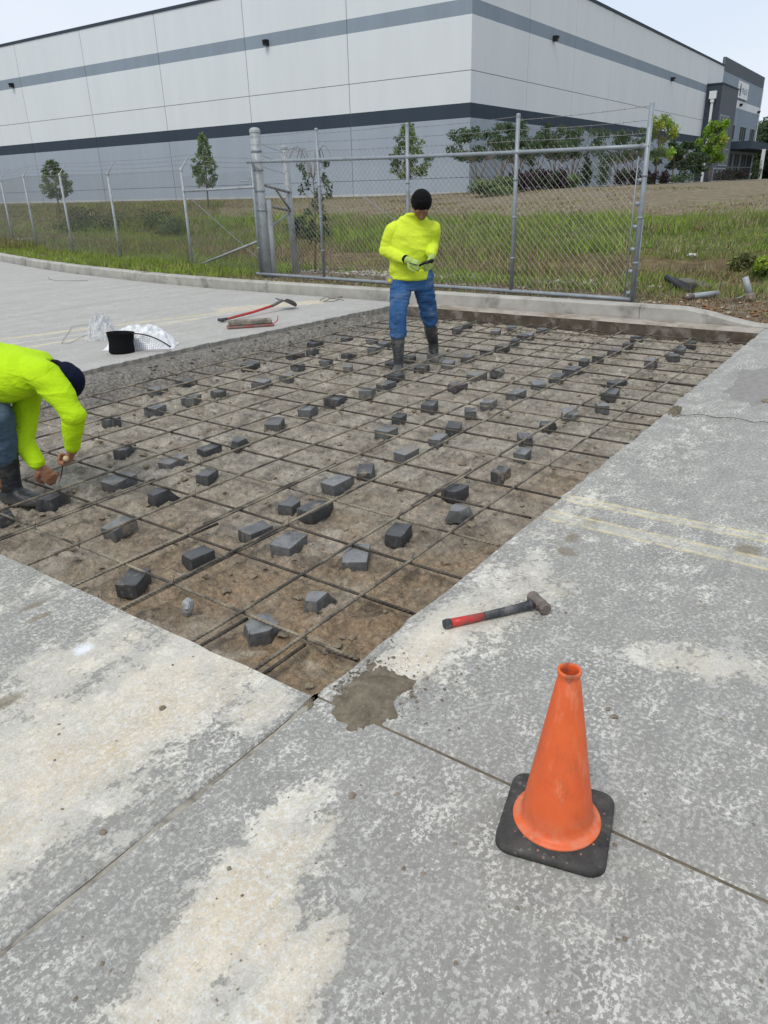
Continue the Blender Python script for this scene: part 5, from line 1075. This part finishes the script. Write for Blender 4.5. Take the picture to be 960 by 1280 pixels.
def hand(sc, wrist, dirv, palm_n, side, curl, L=.18, spread=.9, r=.0088):
    """palm and five separate fingers; dirv: wrist to knuckles, palm_n: direction the palm faces, side: +1/-1 where the thumb sits"""
    w = np.array(wrist, float); d = np.array(dirv, float); d /= np.linalg.norm(d); p = np.array(palm_n, float); p -= d*(p@d); p /= np.linalg.norm(p); s = np.cross(d, p)*side
    sc.loft([(w-d*.02, s*.026, p*.019), (w+d*.02, s*.030, p*.018), (w+d*.055, s*.040, p*.016), (w+d*.085, s*.041, p*.013), (w+d*.092, s*.036, p*.009)], 20)
    for k, (o, ln) in enumerate(zip((.030, .010, -.011, -.030), (.072, .080, .075, .058))):
        c = curl[k] if isinstance(curl, (list, tuple)) else curl; q = w+d*.086+s*o*spread*1.05; a = .15*c; pts = [q]
        for seg, fr in enumerate((.45, .32, .26)):
            a += c*(.75 if seg else .55); dd = d*math.cos(a)+p*math.sin(a)+s*o*.9*(1-c*.5); dd /= np.linalg.norm(dd); pts.append(pts[-1]+dd*ln*fr)
        sc.chain(pts, [r*1.05, r, r*.92, r*.82])
    q = w+d*.025+s*.030; c = curl[4] if isinstance(curl, (list, tuple)) else curl; t1 = q+(s*.75+d*.55+p*.25)*.036; t2 = t1+(d*.9+s*.25*(1-c)+p*.6*c)*.033; t3 = t2+(d*.85-s*.3*c+p*.7*c)*.026
    sc.chain([q, t1, t2, t3], [r*1.55, r*1.25, r*1.1, r*.9])
# ---- standing worker
O1 = np.array([6.2, 4.1, 0.0]); s, f = frame(O1, -O1[:2])
def W1(a, z, t=0.0): return O1+s*a+f*t+np.array([0, 0, z])
if True:
    per = tag(empty('person', (O1[0], O1[1], -.15)), 'person standing in yellow-green long sleeve shirt and jeans, looking down at gloved hands', 'person')
    off = np.array([0, 0, 0]); 
    # body: head bowed forward, neck, trunk, limbs
    b = Sc(); hc = W1(.070, 1.350, .16)
    nod = R(48); cz = np.array([0, 0, 1.0]); hd_up = cz*math.cos(nod)+f*math.sin(nod); hd_f = f*math.cos(nod)-cz*math.sin(nod)     # crown direction, face direction
    Mh = Matrix(((s[0], hd_f[0], hd_up[0]), (s[1], hd_f[1], hd_up[1]), (s[2], hd_f[2], hd_up[2])))
    b.ell(hc, .076, .093, .100, Mh); b.ell(hc+hd_f*.035-hd_up*.055, .060, .062, .066, Mh); b.ell(hc+hd_f*.052-hd_up*.098, .036, .034, .028, Mh)
    b.cap(hc+hd_f*.092-hd_up*.012, hc+hd_f*.112-hd_up*.045, .009, .014); b.ell(hc+hd_f*.094-hd_up*.072, .024, .010, .008, Mh); b.ell(hc+hd_f*.094-hd_up*.083, .020, .010, .007, Mh)
    for q in (-1, 1):
        b.ell(hc+s*q*.078-hd_up*.022-hd_f*.01, .012, .022, .032, Mh); b.ell(hc+s*q*.032+hd_f*.084+hd_up*.012, .024, .010, .009, Mh); b.ell(hc+s*q*.031+hd_f*.082-hd_up*.012, .013, .010, .008, Mh); b.ell(hc+s*q*.042+hd_f*.062-hd_up*.04, .022, .022, .02, Mh)
    b.cap(hc-hd_up*.07-hd_f*.01, W1(.015, 1.24, .03), .050, .052)
    b.loft([(W1(-.03, .72), s*.15, f*.10), (W1(-.03, .90, .01), s*.14, f*.09), (W1(-.02, 1.10, .02), s*.165, f*.10), (W1(-.01, 1.19, .02), s*.11, f*.07), (W1(0, 1.24, .02), s*.05, f*.05)])
    SH = {-1: W1(-.188, 1.125, .035), 1: W1(.166, 1.130, .035)}; EL = {-1: W1(-.262, .955, .03), 1: W1(.170, .985, .00)}; WR = {-1: W1(-.075, .885, .235), 1: W1(.160, .925, .19)}
    for q in (-1, 1): b.chain([SH[q], EL[q], WR[q]], [.045, .036, .026])
    HP = {-1: W1(-.115, .70, .0), 1: W1(.075, .70, .0)}; KN = {-1: W1(-.165, .36, .20), 1: W1(.135, .37, -.06)}; AN = {-1: W1(-.160, -.06, .24), 1: W1(.190, -.03, -.28)}
    for q in (-1, 1): b.chain([HP[q], KN[q], KN[q]*.45+AN[q]*.55], [.070, .045, .028])
    # hands are on the ends of the arms (inside the gloves)
    b.cap(WR[-1], W1(.00, .85, .25), .024, .026); b.cap(WR[1], W1(.15, .86, .22), .024, .026)
    b.done('body', K_SKIN2, per, .006, 3); 
    t = Sc()
    t.loft([(W1(-.045, .700, .015), s*.185, f*.132), (W1(-.045, .74, .015), s*.186, f*.134), (W1(-.042, .86, .02), s*.180, f*.130), (W1(-.03, .98, .03), s*.186, f*.132), (W1(-.02, 1.09, .025), s*.200, f*.128), (W1(-.012, 1.15, .015), s*.192, f*.108), (W1(-.01, 1.20, .01), s*.155, f*.090), (W1(.005, 1.250, .02), s*.098, f*.078), (W1(.014, 1.266, .03), s*.083, f*.075)])
    for q in (-1, 1):
        m1 = SH[q]*.5+EL[q]*.5+s*q*.008; m2 = EL[q]*.45+WR[q]*.55; wr = EL[q]*.06+WR[q]*.94
        t.chain([SH[q]+s*-q*.09+cz*.045, SH[q], m1, EL[q]], [.050, .070, .060, .053]); t.chain([EL[q], m2, wr], [.053, .046, .034])
        ax = WR[q]-EL[q]; axn = ax/np.linalg.norm(ax)
        for kk, (uu, rr) in enumerate(((.06, .060), (.24, .055), (.42, .051), (.60, .047), (.76, .043))):
            c_ = EL[q]+ax*uu+np.array([math.sin(kk*2.1+q), math.cos(kk*1.7), math.sin(kk*3.3)])*.004; t.cap(c_-axn*.004, c_+axn*.004, rr, rr-.002)
    t.done('shirt', K_HIVIS, per, .0065, 3, .017, (3.2, 3.2, 7), seed=23)
    t = Sc(); t.loft([(W1(-.045, .60, .0), s*.165, f*.115), (W1(-.045, .70, .01), s*.172, f*.118), (W1(-.045, .755, .01), s*.165, f*.112)])
    for q in (-1, 1): t.chain([HP[q]+s*q*.002, HP[q]*.5+KN[q]*.5+f*.01, KN[q], KN[q]*(.80 if q < 0 else .92)+AN[q]*(.20 if q < 0 else .08), KN[q]*(.66 if q < 0 else .80)+AN[q]*(.34 if q < 0 else .20)], [.100, .085, .074, .071, .075])
    t.done('jeans', K_JEAN, per, .0065, 3, .016, (5, 5, 13), seed=5)
    for q in (-1, 1):
        t = Sc(); top = KN[q]*.62+AN[q]*.38; a = AN[q]; toe = (f*.9+s*(-.15 if q < 0 else .25)) if q < 0 else (f*.75+s*.45)
        toe = toe/np.linalg.norm(toe); sdv = np.cross(toe, cz); z_ = lambda v: np.array([v[0], v[1], -.135 if q < 0 else -.135])
        t.loft([(top, sdv*.064, toe*.066), (top*.5+a*.5, sdv*.058, toe*.062), (a+cz*.05, sdv*.047, toe*.056), (a+cz*.0, sdv*.046, toe*.058), (a-cz*.045, sdv*.044, toe*.060)], pw=2.1)
        t.loft([(z_(a)-toe*.075, sdv*.030, cz*.024), (z_(a)-toe*.05, sdv*.041, cz*.040), (z_(a)+toe*.02+cz*.01, sdv*.044, cz*.055), (z_(a)+toe*.09, sdv*.050, cz*.042), (z_(a)+toe*.15-cz*.004, sdv*.049, cz*.034), (z_(a)+toe*.19-cz*.008, sdv*.034, cz*.024)], pw=2.4)
        t.done('boot', K_BOOT, per, .006, 3, .003, (12, 12, 16), seed=7)
    # gloves with fingers
    t = Sc(); hand(t, W1(-.055, .880, .24), W1(.02, .845, .27)-W1(-.05, .880, .24), -cz*.5-f*.75+s*.3, -1, [.9, 1.0, 1.05, 1.1, .6], r=.0108); t.cap(W1(-.075, .887, .235), W1(-.04, .875, .24), .034, .034); t.done('glove', K_GLOVE, per, .0042, 2)
    t = Sc(); hand(t, W1(.163, .905, .20), W1(.135, .83, .25)-W1(.165, .905, .20), -f*.6-s*.7, 1, [.7, .9, 1.0, 1.1, .5], r=.0108); t.cap(W1(.165, .93, .19), W1(.16, .895, .205), .034, .034); t.done('glove', K_GLOVE, per, .0042, 2)
    mb = MB()
    mb.tube([WR[-1]*1.0+(EL[-1]-WR[-1])*.06, WR[-1]+(EL[-1]-WR[-1])*-.03], .040, 18); mb.build('glove_cuff', K_CAP, per, True, loc=tuple(-np.array(per.location)))
    # hair: cap of hair over the crown, ragged at the nape
    t = Sc(); t.ell(hc-hd_f*.016+hd_up*.026, .093, .102, .100, Mh); t.ell(hc-hd_f*.048-hd_up*.018, .078, .066, .080, Mh); t.ell(hc+hd_f*.026+hd_up*.066, .070, .046, .042, Mh)
    t.done('hair', K_HAIR, per, .006, 2, .0035, (30, 30, 30), seed=9)
    for o in per.children:
        if o.name.split('.')[0] != 'glove_cuff': o.location = -Vector(per.location)
    # dark pliers in the hands, tape measure clipped at the hip
    mb = MB(); pa = W1(.045, .835, .285); pb_ = W1(.150, .872, .305); mb.tube([pa, pa*.5+pb_*.5+cz*.006, pb_], [.009, .013, .016], 8); mb.tube([pb_, pb_+s*.03+cz*.012], [.020, .012], 8); tag(mb.build('pliers', M_BLACK, None, True), 'dark pliers held between the standing worker\'s gloves', 'pliers')
    mb = MB(); mb.tube([W1(-.05, .862, .29), W1(.03, .84, .30)], .006, 6); tag(mb.build('tie_wire_roll', M_TIE, None, True), 'short dark wire held in the standing worker\'s glove nearer the viewer\'s left', 'wire')
    tp_ = W1(-.235, .69, .075); tm = tag(empty('tape_measure', tuple(tp_)), 'grey and yellow tape measure clipped on the standing worker\'s hip', 'tape measure')
    Mt = Matrix.Rotation(math.atan2(s[1], s[0]), 4, 'Z'); mb = MB(); mb.box((-.036, -.022, -.036), (.036, .022, .036), 0, Mt); o = mb.build('case', simple('grey_plastic', (.28, .27, .25), .5), tm, loc=(0, 0, 0)); bevel(o, .012, 3)
    mb = MB(); mb.lathe([(.001, 0), (.018, 0), (.018, .004), (.001, .004)], (0, 0, 0), 16, M=Mt @ Matrix.Translation((0, -.022, .003)) @ Matrix.Rotation(R(90), 4, 'X')); mb.build('badge', simple('yellow_print', (.62, .62, .05), .5), tm, loc=(0, 0, 0))
# ---- bending worker at the left edge
O2 = np.array([2.1749, 4.0279, 0.0]); s = np.array([.5906, -.8070, 0]); f = np.array([-.8070, -.5906, 0])     # across the view, towards the viewer
def W2(a, z, t=0.0):        # keeps its apparent place when moved towards the viewer by t
    P = O2+s*a+np.array([0, 0, z]); E = np.array([0, 0, H]); k = t/abs((P-E)@f); return P+(E-P)*k
if True:
    per = tag(empty('person', (float(O2[0]-s[0]*.28), float(O2[1]-s[1]*.28), -.15)), 'person bending over at the left edge in lime shirt and navy cap, tying bars', 'person'); cz = np.array([0, 0, 1.0])
    b = Sc(); SHn = W2(.085, .585, .14); ELn = W2(.205, .350, .20); WRn = W2(.158, .148, .14); SHf = W2(-.02, .52, -.16); ELf = W2(-.115, .205, -.02); WRf = W2(-.052, .052, .03)
    hc = W2(.185, .550, -.06); hup = np.array(s)*.86-cz*.50; hup /= np.linalg.norm(hup); hf = -s*.5-cz*.86; hf /= np.linalg.norm(hf); sd2 = np.cross(hf, hup)
    Mh = Matrix(((sd2[0], hf[0], hup[0]), (sd2[1], hf[1], hup[1]), (sd2[2], hf[2], hup[2])))
    b.ell(hc, .076, .095, .100, Mh); b.ell(hc+hf*.038-hup*.055, .058, .062, .066, Mh); b.ell(hc+hf*.052-hup*.098, .034, .034, .028, Mh); b.cap(hc+hf*.092-hup*.012, hc+hf*.114-hup*.045, .009, .014); b.ell(hc+hf*.094-hup*.078, .022, .010, .012, Mh)
    for q in (-1, 1): b.ell(hc+sd2*q*.078-hup*.022-hf*.01, .012, .022, .032, Mh); b.ell(hc+sd2*q*.032+hf*.086+hup*.008, .022, .010, .010, Mh)
    b.cap(hc-hup*.06-hf*.015, W2(.03, .60, -.01), .052, .06)
    b.loft([(W2(-.42, .60, -.05), cz*.12, f*.14), (W2(-.25, .60, -.03), cz*.11, f*.13), (W2(-.08, .60, -.01), cz*.10, f*.15), (W2(.04, .60, 0), cz*.07, f*.10)])
    b.chain([SHn, ELn, WRn], [.05, .038, .027]); b.chain([SHf, ELf, WRf], [.05, .038, .027])
    hpx = W2(-.40, .56, .05); kn = W2(-.30, .30, .12); an_ = W2(-.30, -.05, .05); hpy = W2(-.44, .56, -.14); kny = W2(-.50, .3, -.15); any_ = W2(-.55, -.05, -.2)
    b.chain([hpx, kn, an_], [.08, .055, .04]); b.chain([hpy, kny, any_], [.08, .055, .04])
    # near hand: a fist round the tool; far hand: fingers down on the block
    hand(b, WRn+(WRn-ELn)*.02, W2(.104, .045, .12)-WRn, -f*.25-s*.85-cz*.3, 1, [1.25, 1.3, 1.35, 1.35, .9], r=.012)
    hand(b, WRf+(WRf-ELf)*.02, W2(.022, -.055, .0)-WRf, -cz*.35-s*.2-f*.8, -1, [.55, .6, .75, .85, .5], r=.012)
    b.done('body', K_SKIN, per, .0045, 2)
    t = Sc()
    t.loft([(W2(-.52, .60, -.05), cz*.19, f*.17), (W2(-.40, .615, -.04), cz*.185, f*.18), (W2(-.26, .612, -.03), cz*.175, f*.185), (W2(-.12, .600, -.02), cz*.155, f*.195), (W2(-.02, .60, -.01), cz*.130, f*.205), (W2(.065, .605, -.01), cz*.098, f*.19), (W2(.115, .60, -.01), cz*.070, f*.12)])
    t.chain([W2(.03, .61, .08), SHn, SHn*.5+ELn*.5+s*.012, ELn], [.085, .082, .072, .064]); t.chain([ELn, ELn*.5+WRn*.5, ELn*.14+WRn*.86], [.062, .053, .039])
    t.chain([W2(-.04, .58, -.10), SHf, SHf*.5+ELf*.5, ELf], [.08, .078, .066, .060]); t.chain([ELf, ELf*.5+WRf*.5, ELf*.15+WRf*.85], [.060, .050, .040])
    t.done('shirt', K_HIVIS2, per, .0055, 4, .010, (4, 4, 6), seed=13)
    t = Sc(); t.loft([(W2(-.62, .58, -.05), cz*.13, f*.17), (W2(-.45, .55, -.05), cz*.15, f*.18), (W2(-.30, .50, -.02), cz*.10, f*.14)]); t.chain([W2(-.34, .50, .05), W2(-.24, .36, .10), W2(-.245, .20, .07), W2(-.255, .13, .05)], [.125, .098, .088, .085]); t.chain([hpy, kny, kny*.5+any_*.5], [.12, .09, .085])
    t.done('jeans', K_JEAN2, per, .0065, 4, .007, (8, 8, 14), seed=15)
    for (tp_, a, q) in ((W2(-.25, .17, .05), W2(-.245, -.06, .04), 1), (kny*.4+any_*.6, any_, -1)):
        t = Sc(); toe = s*.93+f*.30; toe /= np.linalg.norm(toe); sdv = np.cross(toe, cz); g_z = lambda v: np.array([v[0], v[1], -.125])
        t.loft([(tp_, sdv*.074, toe*.086), (tp_*.5+a*.5, sdv*.066, toe*.072), (a+cz*.04, sdv*.054, toe*.062), (a-cz*.03, sdv*.05, toe*.064)], pw=2.1)
        t.loft([(g_z(a)-toe*.085, sdv*.032, cz*.026), (g_z(a)-toe*.05, sdv*.044, cz*.045), (g_z(a)+toe*.03+cz*.012, sdv*.048, cz*.058), (g_z(a)+toe*.10, sdv*.053, cz*.043), (g_z(a)+toe*.16-cz*.006, sdv*.050, cz*.032), (g_z(a)+toe*.195-cz*.01, sdv*.032, cz*.020)], pw=2.4)
        t.done('boot', K_BOOT2, per, .006, 3, .003, (12, 12, 16), seed=17)
    t = Sc(); t.ell(hc+hup*.030-hf*.008, .090, .103, .088, Mh); t.ell(hc+hup*.0-hf*.030, .088, .086, .075, Mh); t.done('cap_crown', K_CAP, per, .005, 2, .001, (20, 20, 20))
    t = Sc(); t.loft([(hc+hup*.028+hf*.085, sd2*.078, hup*.012), (hc+hup*.030+hf*.125, sd2*.070, hup*.007), (hc+hup*.028+hf*.160, sd2*.040, hup*.005)]); t.done('cap_peak', K_CAP, per, .004, 2)
    t = Sc(); t.ell(hc-hup*.045-hf*.040, .074, .055, .058, Mh); t.ell(hc-hup*.06-hf*.06, .055, .035, .05, Mh); t.done('hair', K_HAIR, per, .005, 2, .003, (30, 30, 30))
    for o in per.children: o.location = -Vector(per.location)
    # twisting tool with a pale wooden knob
    kb = W2(.112, .092, .215); tt_ = tag(empty('tying_tool', tuple(kb)), 'tie wire twister with pale wooden knob in the bending worker\'s fist', 'tool')
    mb = MB(); sc_ = MB(); 
    mb.lathe([(.001, -.016), (.012, -.013), (.0165, 0), (.013, .012), (.001, .016)], (0, 0, 0), 14, M=Matrix.Rotation(R(50), 4, 'X')); mb.build('knob', simple('pale_wood', (.55, .42, .25), .5), tt_, True, loc=(0, 0, 0))
    mb = MB(); e = W2(.058, -.03, .10)-kb; mid = W2(.085, .05, .13)-kb; mb.tube([(0, 0, 0), tuple(mid), tuple(e)], [.006, .004, .003], 8); mb.tube([tuple(e), tuple(e+np.array([-.01, .01, -.02]))], .003, 6); mb.build('shank', M_TIE, tt_, True, loc=(0, 0, 0))
#@@END
